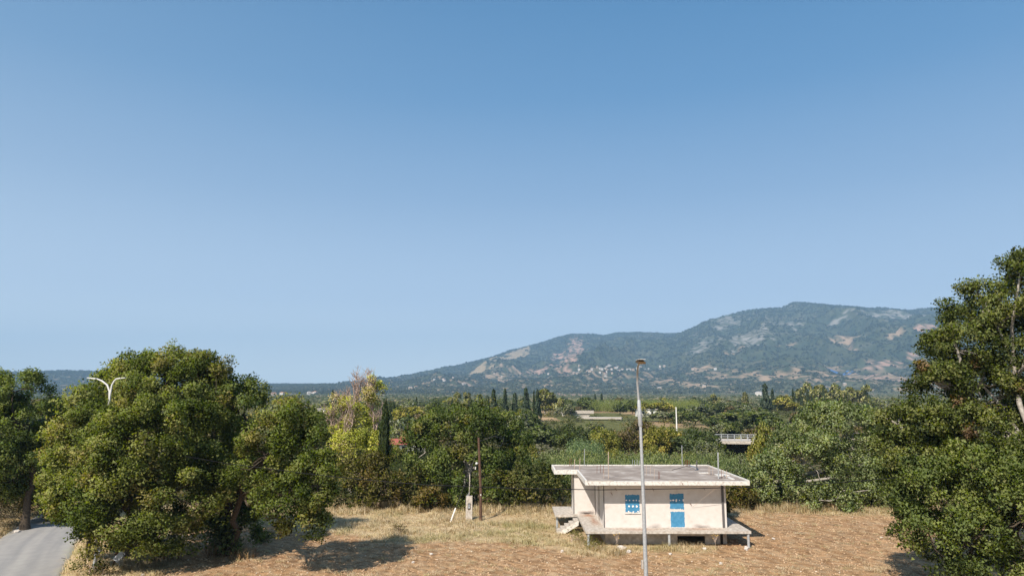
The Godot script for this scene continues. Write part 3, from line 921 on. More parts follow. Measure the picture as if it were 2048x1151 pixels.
# ---------------------------------------------------------------- trees of the valley
const MID := [[4, -12.97, 71, 9.13, 1.38], [0, 6.59, 150, 4.82, 7.85], [0, 11.28, 135, 5.42, 6.25], [0, 16.83, 150, 3.76, 5.6], [1, 7.7, 112, 2.86, 6.7], [2, 1.96, 105, 4.39, 4.32], [0, 0.78, 180, 3.37, 8.07], [1, 22.71, 190, 3.23, 5.68], [2, 15.37, 118, 5.68, 5.47], [2, 10.25, 98, 3.65, 4.25], [2, 15.49, 105, 3.14, 3.14], [3, 21.24, 125, 5.82, 6.54], [3, 28.22, 150, 5.88, 5.6], [2, 24.7, 120, 5.85, 5.38], [2, 27.76, 122, 5.94, 5.01], [0, 31.49, 118, 5.43, 8.38], [2, 26.01, 105, 2.77, 3.92], [1, 31.42, 112, 3.81, 5.02], [2, 19.4, 98, 4.34, 2.93], [0, 59.94, 200, 3.68, 8.97], [1, 70.58, 260, 5.23, 11.66], [0, 74.02, 230, 4.89, 15.47], [0, 75.2, 210, 6.3, 12.55], [1, 50.92, 170, 4.02, 5.08], [3, 54.79, 160, 3.52, 4.78], [3, 50, 140, 5.22, 5.23], [2, 50.23, 150, 2.91, 3.36], [0, 58.2, 240, 5.15, 6.46], [0, 60.74, 230, 4.89, 6.87], [1, 55.17, 250, 3.67, 11.21], [2, 27.93, 76, 7.13, 3.75], [2, 28.18, 80, 5.69, 2.63], [1, 27.61, 82, 3.67, 3.68], [1, 24.81, 78, 2.93, 2.91], [1, 19.81, 72, 3.29, 2.15], [2, 21.93, 74, 2.67, 2.76], [0, 20.89, 66, 1.86, 1.78], [6, 121.08, 330, 13.17, 6.41], [6, 128.31, 340, 10.8, 3.56], [2, 131.12, 330, 8.91, 11.34], [5, 158.62, 380, 11.89, 8.52], [5, 170, 390, 14.16, 11.66], [5, 178.68, 400, 13.67, 11.96], [4, 142.51, 350, 11.3, 1.57], [4, 146.54, 350, 10.8, 1.57], [4, 149.87, 350, 11.3, 1.57], [4, 158.03, 350, 12.05, 1.57], [5, 185.52, 390, 13.6, 11.66], [5, 197.44, 400, 12.52, 13.15], [5, 203.29, 400, 13.09, 10.76], [5, 179.67, 390, 10.8, 8.74], [1, 175.68, 330, 7.73, 9.86], [1, 168.34, 300, 7.37, 11.21], [0, 128.58, 280, 4.8, 12.55], [1, 135.64, 270, 4.44, 14.12], [3, 81.68, 200, 5.66, 3.59], [6, -6.7, 250, 10.62, 3.74], [6, -2.53, 250, 10.62, 3.36], [6, 1.11, 255, 9.34, 3.81], [6, 5.07, 250, 10.8, 4.48], [6, 9.23, 250, 10.44, 3.36], [4, 7.97, 250, 10.26, 1.12], [5, 15.78, 330, 11.27, 11.34], [5, 20.54, 330, 8.91, 9.86], [0, 29.13, 380, 7, 8.52], [0, 41.51, 380, 7.27, 11.36], [6, 50.46, 420, 8.4, 3.14], [6, 54.41, 420, 8.4, 3.77], [1, 56.68, 400, 5.65, 8.97], [6, -11.11, 240, 9.08, 3.23], [6, -8.51, 240, 8.57, 3.59], [0, -3.64, 210, 6.3, 7.85], [1, 2.19, 190, 5.38, 5.68], [0, 5.2, 200, 6.09, 5.98], [2, 3.33, 220, 5.15, 7.56], [4, -41.44, 300, 7.8, 1.12], [4, -26.03, 300, 7.37, 1.35], [5, -27.23, 330, 9.38, 7.4], [5, -21.26, 330, 9.62, 5.92], [0, -28.94, 260, 6.9, 7.77], [0, -21.43, 230, 6.53, 5.16], [3, -25.11, 200, 5.66, 6.87], [2, -36.37, 230, 5.87, 6.87], [2, -33.62, 240, 6, 7.17], [4, -45.85, 260, 6.9, 1.17], [4, -44.52, 260, 6.34, 1.17], [0, -27.14, 180, 5.92, 5.38], [3, -25.79, 160, 3.63, 3.11], [1, -25.29, 150, 5.67, 4.48], [1, -22.8, 130, 4.06, 3.89], [2, -17.25, 105, 4.1, 2.67], [3, -19.56, 130, 5.62, 2.53], [1, -16.83, 110, 1.5, 2.79], [1, -16.68, 100, 1.5, 2.99], [6, -64.99, 250, 10.26, 1.87], [0, -49.89, 180, 6.56, 4.04], [0, -44.64, 170, 6.19, 5.08], [1, -58.36, 200, 7.09, 4.48], [0, -64.29, 210, 6.3, 4.71], [6, -68.76, 220, 9.07, 1.64], [6, -70.87, 230, 8.66, 1.03], [1, -87.16, 260, 6.34, 7.77], [1, -97.89, 280, 5.6, 8.37], [1, -81.1, 300, 6.51, 8.97], [0, -53.09, 220, 7.03, 4.93], [0, -46.63, 240, 6.34, 7.17], [0, -36.67, 200, 6.09, 4.48], [4, -44.42, 240, 7.71, 1.43], [3, -38.71, 140, 5.22, 3.14], [1, -44.68, 150, 4.08, 5.6], [4, -199.32, 300, 6.94, 1.79], [1, -169.7, 260, 5.23, 7.77], [1, -176.73, 280, 5.2, 8.37], [0, -146.68, 220, 5.15, 4.93], [1, -158.44, 260, 5.23, 7.77], [0, -144.52, 210, 5.11, 7.85], [1, 88.86, 200, 5.1, 8.97], [1, 98.05, 190, 4.57, 8.52], [1, 98.01, 180, 4.01, 6.73], [0, 97.39, 170, 3.54, 7.62], [3, 103.39, 200, 6.52, 3.29], [1, 73.39, 190, 4.3, 5.68], [0, 49.96, 320, 6.23, 7.17], [0, 57.5, 330, 6.55, 5.92], [2, 57.65, 300, 5.66, 8.97], [2, 69.61, 320, 6, 11.96], [0, 94.43, 330, 5.61, 9.86], [1, 107.79, 350, 6.3, 9.42], [0, 112.06, 340, 5.94, 10.16], [5, 126.35, 430, 8.34, 7.71], [5, 141.73, 420, 9.9, 5.02]]


# a unit tree, one metre tall and wide, stretched to size by its copies
func unit_tree(kind: int, seed_: int, near: bool) -> Node3D:
	rng.seed = seed_
	var tones: Array = [
		[lin(0.149, 0.190, 0.094), lin(0.212, 0.257, 0.119), lin(0.292, 0.324, 0.152)],
		[lin(0.276, 0.306, 0.213), lin(0.372, 0.396, 0.281), lin(0.461, 0.463, 0.341)],
		[lin(0.372, 0.363, 0.109), lin(0.532, 0.497, 0.152), lin(0.673, 0.580, 0.191)],
		[lin(0.27, 0.22, 0.135), lin(0.34, 0.275, 0.18), lin(0.25, 0.25, 0.11)],
		[lin(0.099, 0.139, 0.077), lin(0.144, 0.181, 0.094)],
		[lin(0.372, 0.379, 0.191), lin(0.496, 0.497, 0.265), lin(0.640, 0.597, 0.341)],
		[lin(0.107, 0.151, 0.109), lin(0.157, 0.206, 0.145)],
	][kind]
	var lobes := []
	var leaf := 0.055 if near else 0.10
	var dens := 150.0 if near else 60.0
	var clump := 0.10
	if kind == 4:
		for i in 9:
			var u := i / 8.0
			var w := 0.42 * pow(sin(PI * (0.14 + 0.80 * u)), 0.7)
			lobes.append([0.0, 0.08 + 0.84 * u, 0.0, w, 0.09, w])
		clump = 0.06
	elif kind == 6:
		for i in 9:
			var u := i / 8.0
			var w := 0.46 * (1.0 - u * 0.92)
			lobes.append([rng.randf_range(-0.04, 0.04), 0.16 + 0.78 * u, 0.0, w, 0.055, w])
		clump = 0.07
	elif kind == 5:
		for i in 6:
			var u := i / 5.0
			lobes.append([rng.randf_range(-0.2, 0.2), 0.22 + 0.66 * u, rng.randf_range(-0.15, 0.15), 0.28 * (1.1 - 0.5 * u), 0.14, 0.26])
	else:
		lobes = [[0.0, 0.6, 0.0, 0.36, 0.34, 0.36]]
		for i in 6:
			var a := TAU * i / 6.0 + rng.randf()
			lobes.append([cos(a) * 0.26, rng.randf_range(0.32, 0.68), sin(a) * 0.26, rng.randf_range(0.17, 0.27), rng.randf_range(0.15, 0.25), 0.22])
	var t := Node3D.new()
	var spots := []
	var ps := palette(tones, 15, leaf * 0.9, 0.08, 0.9)
	obj("crown", crown(lobes, ps, dens, clump, 5, Vector3(0, -10, 0), spots, 0.45), M.leaf, t).position.y = -10.0
	var st := begin()
	tube(st, bent(Vector3(0, -0.03, 0), Vector3(0, 0.55, 0), 3, 0.3), taper(0.035, 0.018, 3), 6)
	obj("trunk", done(st), M.bark_pale if kind == 5 else M.bark, t)
	return t


const KIND_NAME := ["broadleaf_tree", "olive_tree", "yellow_green_tree", "dry_tree", "cypress_tree", "poplar_tree", "fir_tree"]
const KIND_LABEL := [
	"dark green round-crowned tree", "grey-green olive tree", "yellow-green bushy tree", "brown half-dry tree", "slender dark cypress", "pale tall poplar", "dark pointed conifer"]


func mid_trees() -> void:
	var protos := []
	for k in 7:
		protos.append([unit_tree(k, 900 + k, false), unit_tree(k, 950 + k, false), unit_tree(k, 970 + k, true), unit_tree(k, 990 + k, true)])
	rng.seed = 4411
	var rows: Array = MID.duplicate()
	# more trees further down the valley
	for i in 260:
		var z := 150.0 + 420.0 * pow(rng.randf(), 0.8)
		var x := rng.randf_range(-0.80, 0.90) * z
		if absf(x / z - 0.22) < 0.07 and z < 350.0: continue
		if in_field(x, z): continue
		var k: int = [0, 0, 0, 1, 1, 2, 1, 3, 0, 4][rng.randi() % 10]
		var h := rng.randf_range(3.0, 6.8)
		if k == 4: h = rng.randf_range(5.5, 8.5)
		rows.append([k, x, z, h, h * (0.16 if k == 4 else rng.randf_range(0.9, 1.5))])
	var n := 0
	for q: Array in rows:
		var k := int(q[0])
		var src: Node3D = protos[k][n % 2 + (2 if q[2] < 140.0 else 0)]
		var o: Node3D = src.duplicate()
		o.name = numbered(KIND_NAME[k])
		o.position = Vector3(q[1], ground_y(q[1], q[2]) - 0.05, -q[2])
		o.rotation.y = rng.randf() * TAU
		o.scale = Vector3(q[4], q[3], q[4])
		add_child(o, true)
		var zone := "by the reeds" if q[2] < 135.0 else ("in the belt past the reeds" if q[2] < 260.0 else "far down the valley")
		var size := "small " if q[3] < 4.0 else ("tall " if q[3] > 7.0 else "")
		var u: float = q[1] / q[2]
		var mark := "beyond the tallest tree"
		for w: Array in [[-0.55, "behind the oak across the road"], [-0.36, "beyond the largest oak"], [-0.29, "beyond the leaning oak"], [-0.20, "beyond the yellowing tree"], [-0.11, "beyond the meter pillar"], [-0.02, "beyond the wide oak"], [0.08, "beyond the dark thicket"], [0.16, "beyond the house stairs"], [0.23, "beyond the street lamp"], [0.30, "beyond the house door"], [0.38, "beyond the railed bridge"], [0.50, "beyond the grey-green oak"], [0.60, "beside the tallest tree"]]:
			if u < w[0]:
				mark = w[1]
				break
		var label: String = "%s%s %s, %s" % [size, KIND_LABEL[k], zone, mark]
		tag(o, label, "tree", label)
		n += 1
	for p: Array in protos:
		for t: Node3D in p: t.free()


func far_cover() -> void:
	rng.seed = 71
	# a low-detail tuft of foliage for trees of a few pixels
	var st := begin()
	for i in 26:
		var d := rand_dir()
		d.y = absf(d.y)
		var c := d * Vector3(0.42, 0.7, 0.42) + Vector3(0, 0.12, 0)
		var u := d.cross(rand_dir()).normalized() * 0.26
		var v := d.cross(u).normalized() * 0.26
		var k := rng.randf_range(0.75, 1.25)
		st.set_normal(d)
		for w: Vector3 in [c - u, c + v, c + u, c - u, c + u, c - v]:
			st.set_color(Color(k, k, k))
			st.set_normal((d + Vector3.UP * 0.3).normalized())
			st.add_vertex(w)
	var tuft := st.commit()
	var places := []
	var tints := []
	for i in 11000:
		var z := 420.0 + 2100.0 * rng.randf()
		var x := rng.randf_range(-0.75, 0.85) * z
		var f := noise.get_noise_2d(x * 0.006, z * 0.004)
		if f > 0.12 and rng.randf() < 0.9: continue
		if in_field(x, z): continue
		var h := rng.randf_range(2.0, 4.6) * (1.4 if rng.randf() < 0.08 else 1.0)
		var y := maxf(ground_y(x, z), hill_height(snappedf(x, 40.0), z) if z > 1650.0 else -9.0)
		places.append(Transform3D(Basis(Vector3.UP, rng.randf() * TAU).scaled(Vector3(h * 1.4, h, h * 1.4)), Vector3(x, y - 0.2, -z)))
		var base: Color = [lin(0.138, 0.176, 0.086), lin(0.189, 0.218, 0.131), lin(0.239, 0.260, 0.174), lin(0.290, 0.295, 0.192)][rng.randi() % 4]
		tints.append(base)
	scatter("far_woods", tuft, M.leaf, places, tints)
	# scrub and olive trees on the slopes
	places = []
	tints = []
	for i in 62000:
		var z := 2000.0 + 4200.0 * pow(rng.randf(), 0.8)
		var x := rng.randf_range(-0.78, 0.82) * z
		if x < -1200.0 and z > 4700.0: continue
		x = snappedf(x, 2.0)
		var y := hill_height(x, z)
		if y < 0.5: continue
		var hit := patch_at(x, z)
		if hit[0] > 0.2 and rng.randf() < (0.97 if hit[1] >= 1 else 0.85): continue
		var h := rng.randf_range(3.0, 7.5) * (1.0 + z / 9000.0)
		places.append(Transform3D(Basis(Vector3.UP, rng.randf() * TAU).scaled(Vector3(h * 1.5, h, h * 1.5)), Vector3(x, y - 0.8, -z)))
		var k := rng.randf_range(0.75, 1.3)
		var foot := 1.0 - smooth(15.0, 90.0, y)
		if x < -900.0: k *= 1.25
		tints.append(Color(0.055 * k, 0.075 * k, 0.038 * k).lerp(Color(0.10, 0.115, 0.065), rng.randf() * 0.6).lerp(Color(0.15, 0.165, 0.095), foot * rng.randf()))
	scatter("hillside_scrub", tuft, M.leaf, places, tints)
	crest_cache.clear()


func village() -> void:
	rng.seed = 19
	for q: Array in [[446, 3250, 11, 5], [584, 3320, 14, 7], [462, 3340, 12, 6], [481, 3320, 10, 8], [667, 3850, 14, 6], [358, 3170, 13, 8], [505, 3390, 12, 7], [362, 3350, 11, 5], [830, 3850, 12, 6], [612, 3340, 14, 8], [315, 3490, 12, 6], [510, 3290, 14, 5], [747, 3850, 10, 7], [330, 3440, 15, 6], [353, 3200, 12, 6], [314, 3460, 10, 7], [515, 3390, 8, 6], [544, 3850, 10, 6], [515, 3290, 8, 7], [854, 3850, 13, 8], [568, 3320, 15, 7], [177, 3770, 12, 7], [409, 3200, 11, 5], [189, 3560, 10, 5], [534, 3320, 13, 6], [420, 3220, 15, 6], [458, 3290, 8, 6], [400, 3220, 8, 6], [431, 3170, 9, 7], [479, 3370, 15, 6], [443, 3220, 8, 6], [435, 3200, 14, 6], [558, 3320, 10, 6], [466, 3200, 9, 5], [724, 3890, 15, 6], [728, 3890, 14, 7], [372, 3200, 9, 8], [835, 3870, 10, 7], [595, 3850, 14, 7], [342, 3490, 10, 8], [515, 3390, 15, 8], [415, 3220, 14, 5], [770, 3870, 8, 6], [339, 3460, 13, 8], [442, 3250, 14, 5], [511, 3390, 14, 7], [-369, 2500, 14, 7], [-570, 1650, 12, 6], [-206, 2930, 14, 8], [-372, 3290, 11, 7], [-579, 2030, 9, 8], [978, 2200, 11, 7], [-497, 1690, 9, 8], [-599, 2100, 15, 5], [-296, 3460, 13, 6], [875, 3320, 15, 7], [963, 3250, 13, 7], [-550, 1650, 9, 7], [-182, 2930, 13, 7], [-355, 2550, 12, 5], [-418, 2230, 9, 8], [-310, 3150, 15, 5], [697, 2500, 14, 8], [-54, 3580, 10, 8], [-591, 2050, 10, 6], [1111, 2300, 10, 6], [519, 2430, 14, 6], [590, 1650, 15, 8], [-315, 3170, 12, 6], [-96, 3680, 8, 6]]:
		var st := begin()
		var w: float = q[2]
		var h: float = q[3]
		var d := w * 0.8
		st.set_color(lin(0.50, 0.48, 0.45) if rng.randf() < 0.6 else lin(0.40, 0.33, 0.26))
		abox(st, Vector3(-w / 2, -4, -d / 2), Vector3(w / 2, h, d / 2))
		st.set_color(lin(0.36, 0.20, 0.13) if rng.randf() < 0.6 else lin(0.45, 0.43, 0.41))
		st.set_smooth_group(-1)
		var e := 0.5
		var a := [Vector3(-w / 2 - e, h, -d / 2 - e), Vector3(w / 2 + e, h, -d / 2 - e), Vector3(w / 2 + e, h, d / 2 + e), Vector3(-w / 2 - e, h, d / 2 + e)]
		var r1 := Vector3(-w / 4, h + 1.9, 0)
		var r2 := Vector3(w / 4, h + 1.9, 0)
		quad(st, a[3], r1, r2, a[2])
		quad(st, a[1], r2, r1, a[0])
		for v: Vector3 in [a[0], r1, a[3], a[2], r2, a[1]]: st.add_vertex(v)
		var o := obj("village_house", done(st), M.painted)
		o.position = Vector3(q[0], hill_height(q[0], q[1]) + 0.5, -q[1])
		o.rotation.y = rng.randf_range(-0.6, 0.6)
		tag(o, "tiny pale house on the lower slopes of the hills", "house", "houses of the hillside villages")
	crest_cache.clear()


# ---------------------------------------------------------------- reeds
func reeds() -> void:
	rng.seed = 88
	var st := begin()
	for k in 5:
		var x := rng.randf_range(-0.35, 0.35)
		var z := rng.randf_range(-0.35, 0.35)
		var h := rng.randf_range(0.75, 1.05)
		var lean := Vector3(rng.randf_range(-0.12, 0.12), 0, rng.randf_range(-0.12, 0.12))
		for i in 9:
			var u := 0.12 + 0.85 * i / 8.0
			var s := Vector3(x, h * u, z) + lean * u
			var a := rng.randf() * TAU
			var out := Vector3(cos(a), 0, sin(a))
			var side := Vector3(-sin(a), 0, cos(a)) * 0.016
			var l := rng.randf_range(0.13, 0.2)
			var m := s + out * l * 0.55 + Vector3(0, l * 0.55, 0)
			var e := s + out * l * 1.1 + Vector3(0, l * 0.25, 0)
			var kk := rng.randf_range(0.75, 1.25)
			st.set_color(Color(kk, kk, kk))
			st.set_normal((out * 0.6 + Vector3.UP).normalized())
			for v: Vector3 in [s, m - side, m + side, m - side, e, m + side]: st.add_vertex(v)
	var clump := st.commit()
	var places := []
	var tints := []
	for i in 2600:
		var z := 73.0 + 21.0 * pow(rng.randf(), 1.2)
		var x := rng.randf_range(0.0, 0.37) * z
		var f := noise.get_noise_2d(x * 0.07, z * 0.05)
		if f < -0.12 and rng.randf() < 0.8: continue
		var h := rng.randf_range(2.6, 4.0) * (1.0 + 0.2 * f)
		places.append(Transform3D(Basis(Vector3.UP, rng.randf() * TAU).scaled(Vector3(h * 0.62, h, h * 0.62)), Vector3(x, ground_y(x, z) - 0.1, -z)))
		tints.append(lin(0.30, 0.365, 0.17).lerp(lin(0.46, 0.45, 0.22), rng.randf() * clampf(0.5 + f * 2.0, 0, 1)))
	for i in 260:
		var z := rng.randf_range(96.0, 112.0)
		var x := rng.randf_range(0.085, 0.125) * z
		var h := rng.randf_range(3.2, 4.6)
		places.append(Transform3D(Basis(Vector3.UP, rng.randf() * TAU).scaled(Vector3(h * 0.62, h, h * 0.62)), Vector3(x, ground_y(x, z) - 0.1, -z)))
		tints.append(lin(0.26, 0.36, 0.20).lerp(lin(0.36, 0.42, 0.24), rng.randf()))
	for i in 700:
		var z := rng.randf_range(86.0, 120.0)
		var x := -0.155 * z + rng.randf_range(-6.0, 5.0)
		var h := rng.randf_range(2.0, 3.4)
		places.append(Transform3D(Basis(Vector3.UP, rng.randf() * TAU).scaled(Vector3(h * 0.62, h, h * 0.62)), Vector3(x, ground_y(x, z) - 0.1, -z)))
		tints.append(lin(0.10, 0.135, 0.065).lerp(lin(0.17, 0.18, 0.08), rng.randf()))
	for i in 900:
		var z := rng.randf_range(352.0, 440.0)
		var x := rng.randf_range(0.11, 0.27) * z
		var h := rng.randf_range(4.0, 6.0)
		places.append(Transform3D(Basis(Vector3.UP, rng.randf() * TAU).scaled(Vector3(h * 0.8, h, h * 0.8)), Vector3(x, ground_y(x, z), -z)))
		tints.append(lin(0.30, 0.36, 0.13).lerp(lin(0.42, 0.44, 0.18), rng.randf()))
	scatter("reeds", clump, M.leaf, places, tints)
	# undergrowth between the trees behind the field
	var low := begin()
	for i in 30:
		var d := rand_dir()
		d.y = absf(d.y) * 0.8
		low.append_from(sprig(Color(1, 1, 1), 5, 0.16, 0.16, 0.7), 0, Transform3D(Basis(), d * Vector3(0.5, 0.8, 0.5)))
	var tuft := low.commit()
	places = []
	tints = []
	for i in 3200:
		var z := 66.0 + 110.0 * pow(rng.randf(), 1.3)
		var x := rng.randf_range(-1.1, 1.1) * z
		if z < 72.0 and x > -12.0 and x < 0.0: continue
		var h := rng.randf_range(0.7, 2.2)
		places.append(Transform3D(Basis(Vector3.UP, rng.randf() * TAU).scaled(Vector3(h * 1.5, h, h * 1.5)), Vector3(x, ground_y(x, z) - 0.1, -z)))
		tints.append([lin(0.07, 0.085, 0.032), lin(0.095, 0.105, 0.042), lin(0.13, 0.125, 0.055), lin(0.19, 0.155, 0.08)][rng.randi() % 4])
	for i in 6500:
		var z := 98.0 + 420.0 * pow(rng.randf(), 1.2)
		var x := rng.randf_range(-0.95, 1.0) * z
		var f := noise.get_noise_2d(x * 0.02 + 3.0, z * 0.014)
		if f > 0.14 and rng.randf() < 0.8: continue
		if absf(x / z - 0.33) < 0.05 and z < 124.0: continue
		if absf(x / z - 0.19) < 0.09 and z > 190.0 and z < 360.0 and rng.randf() < 0.85: continue
		if in_field(x, z): continue
		var h := rng.randf_range(1.2, 3.2)
		places.append(Transform3D(Basis(Vector3.UP, rng.randf() * TAU).scaled(Vector3(h * 1.7, h, h * 1.7)), Vector3(x, ground_y(x, z) - 0.1, -z)))
		tints.append([lin(0.156, 0.179, 0.084), lin(0.219, 0.230, 0.115), lin(0.275, 0.264, 0.180), lin(0.347, 0.298, 0.149), lin(0.202, 0.205, 0.137)][rng.randi() % 5])
	scatter("undergrowth", tuft, M.leaf, places, tints)


# ---------------------------------------------------------------- bridges and far houses
func bridges() -> void:
	var b := thing("road_bridge", "white concrete overpass with sloped abutment among trees up the valley", "bridge", Vector3(28, 0, -300))
	obj("deck", box_mesh(Vector3(-6.5, 1.35, -4), Vector3(7.0, 2.1, 4)), M.concrete_pale, b)
	obj("parapet", box_mesh(Vector3(-6.5, 2.103, 3.6), Vector3(7.0, 2.7, 3.9)), M.concrete_pale, b)
	var poly := begin()
	poly.set_smooth_group(-1)
	for s in [3.5, -3.5]:
		var q := [Vector3(1.5, -1.2, s), Vector3(1.5, 1.347, s), Vector3(5.6, 1.347, s), Vector3(4.0, -1.2, s)]
		if s > 0: quad(poly, q[0], q[1], q[2], q[3])
		else: quad(poly, q[3], q[2], q[1], q[0])
	quad(poly, Vector3(1.5, -1.2, -3.5), Vector3(1.5, 1.347, -3.5), Vector3(1.5, 1.347, 3.5), Vector3(1.5, -1.2, 3.5))
	quad(poly, Vector3(4.0, -1.2, 3.5), Vector3(5.6, 1.347, 3.5), Vector3(5.6, 1.347, -3.5), Vector3(4.0, -1.2, -3.5))
	obj("abutment", done(poly), M.concrete_pale, b)
	obj("girder", box_mesh(Vector3(-6.5, 0.2, 2.8), Vector3(1.497, 1.347, 3.4)), M.wall_white, b)
	var c := thing("road_bridge", "thin grey concrete bridge deck on a pier in front of the overpass", "bridge", Vector3(33, 0, -262))
	c.rotation.y = -0.25
	obj("deck", box_mesh(Vector3(-8.5, 0.55, -2.5), Vector3(8.5, 1.15, 2.5)), M.concrete, c)
	for x: float in [-3.6, 6.5]:
		obj("pier", box_mesh(Vector3(x, -1.4, -1.6), Vector3(x + 1.1, 0.547, 1.6)), M.concrete_pale, c)
	var d := thing("road_bridge", "grey bridge with railings over dark water channel by the yellow-green tree", "bridge", Vector3(41.0, 0, -124))
	d.rotation.y = -0.12
	obj("deck", box_mesh(Vector3(-4.5, 1.75, -3.2), Vector3(6.5, 2.25, 3.2)), M.concrete_pale, d)
	obj("back_wall", box_mesh(Vector3(-3.2, -1.4, -2.4), Vector3(6.5, 1.747, -2.1)), M.dark, d)
	for s: float in [-3.05, 3.05]:
		for k in 10:
			obj("rail_post", box_mesh(Vector3(-4.3 + k * 1.15, 2.253, s - 0.05), Vector3(-4.2 + k * 1.15, 2.95, s + 0.05)), M.galvanised, d)
		obj("handrail", box_mesh(Vector3(-4.5, 2.953, s - 0.05), Vector3(6.5, 3.05, s + 0.05)), M.galvanised, d)
	for q: Array in [["white concrete pole with no wires standing among valley trees", 47.4, 200.0, 6.3, 0.16]]:
		var p := obj("concrete_pole", tube_mesh([Vector3(0, -0.5, 0), Vector3(0, q[3], 0)], [q[4] * 1.3, q[4]], 8), M.wall_white)
		p.position = Vector3(q[1], 0, -q[2])
		tag(p, q[0], "pole")


func small_house(label: String, at: Vector3, size: Vector3, roof: String, turn: float) -> void:
	var t := thing("cottage", label, "house", at)
	t.rotation.y = turn
	obj("wall", box_mesh(Vector3(-size.x / 2, -0.5, -size.z / 2), Vector3(size.x / 2, size.y, size.z / 2)), M.wall_white, t)
	var st := begin()
	st.set_smooth_group(-1)
	var h := size.y + size.x * 0.14
	var x := size.x / 2 + 0.4
	var z := size.z / 2 + 0.4
	if roof == "flat":
		abox(st, Vector3(-x, size.y + 0.003, -z), Vector3(x, size.y + 0.3, z))
		obj("roof", done(st), M.concrete_pale, t)
	else:
		var e := size.y - 0.05
		quad(st, Vector3(-x, e, z), Vector3(-x, h, 0), Vector3(x, h, 0), Vector3(x, e, z))
		quad(st, Vector3(x, e, -z), Vector3(x, h, 0), Vector3(-x, h, 0), Vector3(-x, e, -z))
		for v: Vector3 in [Vector3(-x, e, -z), Vector3(-x, h, 0), Vector3(-x, e, z), Vector3(x, e, z), Vector3(x, h, 0), Vector3(x, e, -z)]: st.add_vertex(v)
		obj("roof", done(st), M.roof_red, t)
	for k in 2:
		var wx := -size.x * 0.25 + k * size.x * 0.5
		obj("window", box_mesh(Vector3(wx - 0.45, size.y * 0.4, size.z / 2 - 0.02), Vector3(wx + 0.45, size.y * 0.4 + 0.9, size.z / 2 + 0.03)), M.glass_dark, t)


func far_houses() -> void:
	small_house("white cottage with bright red roof beside the dark cypress", Vector3(-19.4, 0, -117), Vector3(5.5, 2.2, 4.5), "red", 0.15)
	small_house("white cottage with dull red roof half hidden by the wide oak", Vector3(-17.6, 0, -128), Vector3(5.0, 2.0, 4.5), "red", -0.2)
	small_house("long white flat-roofed building beyond the leaning oak", Vector3(-98, 0, -300), Vector3(16, 4.0, 8), "flat", 0.1)
	small_house("small white flat-roofed hut beyond the leaning oak near the cypress", Vector3(-76, 0, -285), Vector3(6, 3.6, 5), "flat", -0.1)
	small_house("house with orange-red roof among the trees near the yellowing tree", Vector3(-80, 0, -330), Vector3(9, 2.6, 8), "red", 0.1)
	small_house("small red-roofed house among slender cypresses down the valley", Vector3(-42, 0, -280), Vector3(6, 3.0, 6), "red", 0.2)
	small_house("low grey-roofed shed beside tan field near the concrete pole", Vector3(58, 0, -300), Vector3(8, 3.0, 5), "flat", 0.1)


# ---------------------------------------------------------------- the unfinished house
func ragged(x0: float, y0: float, x1: float, y1: float, z: float, thick: float, rag: float, s: int) -> ArrayMesh:
	rng.seed = s
	var pts := []
	var nx := 16
	var ny := 14
	for i in nx: pts.append(Vector2(lerpf(x0, x1, float(i) / nx), y1 + rng.randf_range(-rag, rag * 0.6)))
	for i in ny: pts.append(Vector2(x1 + rng.randf_range(-rag, rag) * 0.5, lerpf(y1, y0, float(i) / ny)))
	for i in nx: pts.append(Vector2(lerpf(x1, x0, float(i) / nx), y0 + rng.randf_range(-rag, rag)))
	for i in ny: pts.append(Vector2(x0 + rng.randf_range(-rag, rag) * 0.5, lerpf(y0, y1, float(i) / ny)))
	return front_plate(pts, z, thick)


# a plate on a wall that faces the camera: outline in (x, height), clockwise from the front
func front_plate(pts: Array, z: float, thick: float) -> ArrayMesh:
	var st := begin()
	st.set_smooth_group(-1)
	var poly := PackedVector2Array(pts)
	var idx := Geometry2D.triangulate_polygon(poly)
	for t in range(0, idx.size(), 3):
		var a := poly[idx[t]]
		var b := poly[idx[t + 1]]
		var c := poly[idx[t + 2]]
		if (b - a).cross(c - a) > 0.0:
			var w := b
			b = c
			c = w
		for v: Vector2 in [a, b, c]: st.add_vertex(Vector3(v.x, v.y, -z + thick))
	for i in pts.size():
		var a: Vector2 = pts[i]
		var b: Vector2 = pts[(i + 1) % pts.size()]
		quad(st, Vector3(a.x, a.y, -z + thick), Vector3(a.x, a.y, -z), Vector3(b.x, b.y, -z), Vector3(b.x, b.y, -z + thick))
	return done(st)


func daub(cx: float, cy: float, rx: float, ry: float, z: float, s: int) -> ArrayMesh:
	rng.seed = s
	var pts := []
	for i in 11:
		var a := -TAU * i / 11.0
		var r := rng.randf_range(0.65, 1.2)
		pts.append(Vector2(cx + cos(a) * rx * r, cy + sin(a) * ry * r))
	return front_plate(pts, z, 0.003)


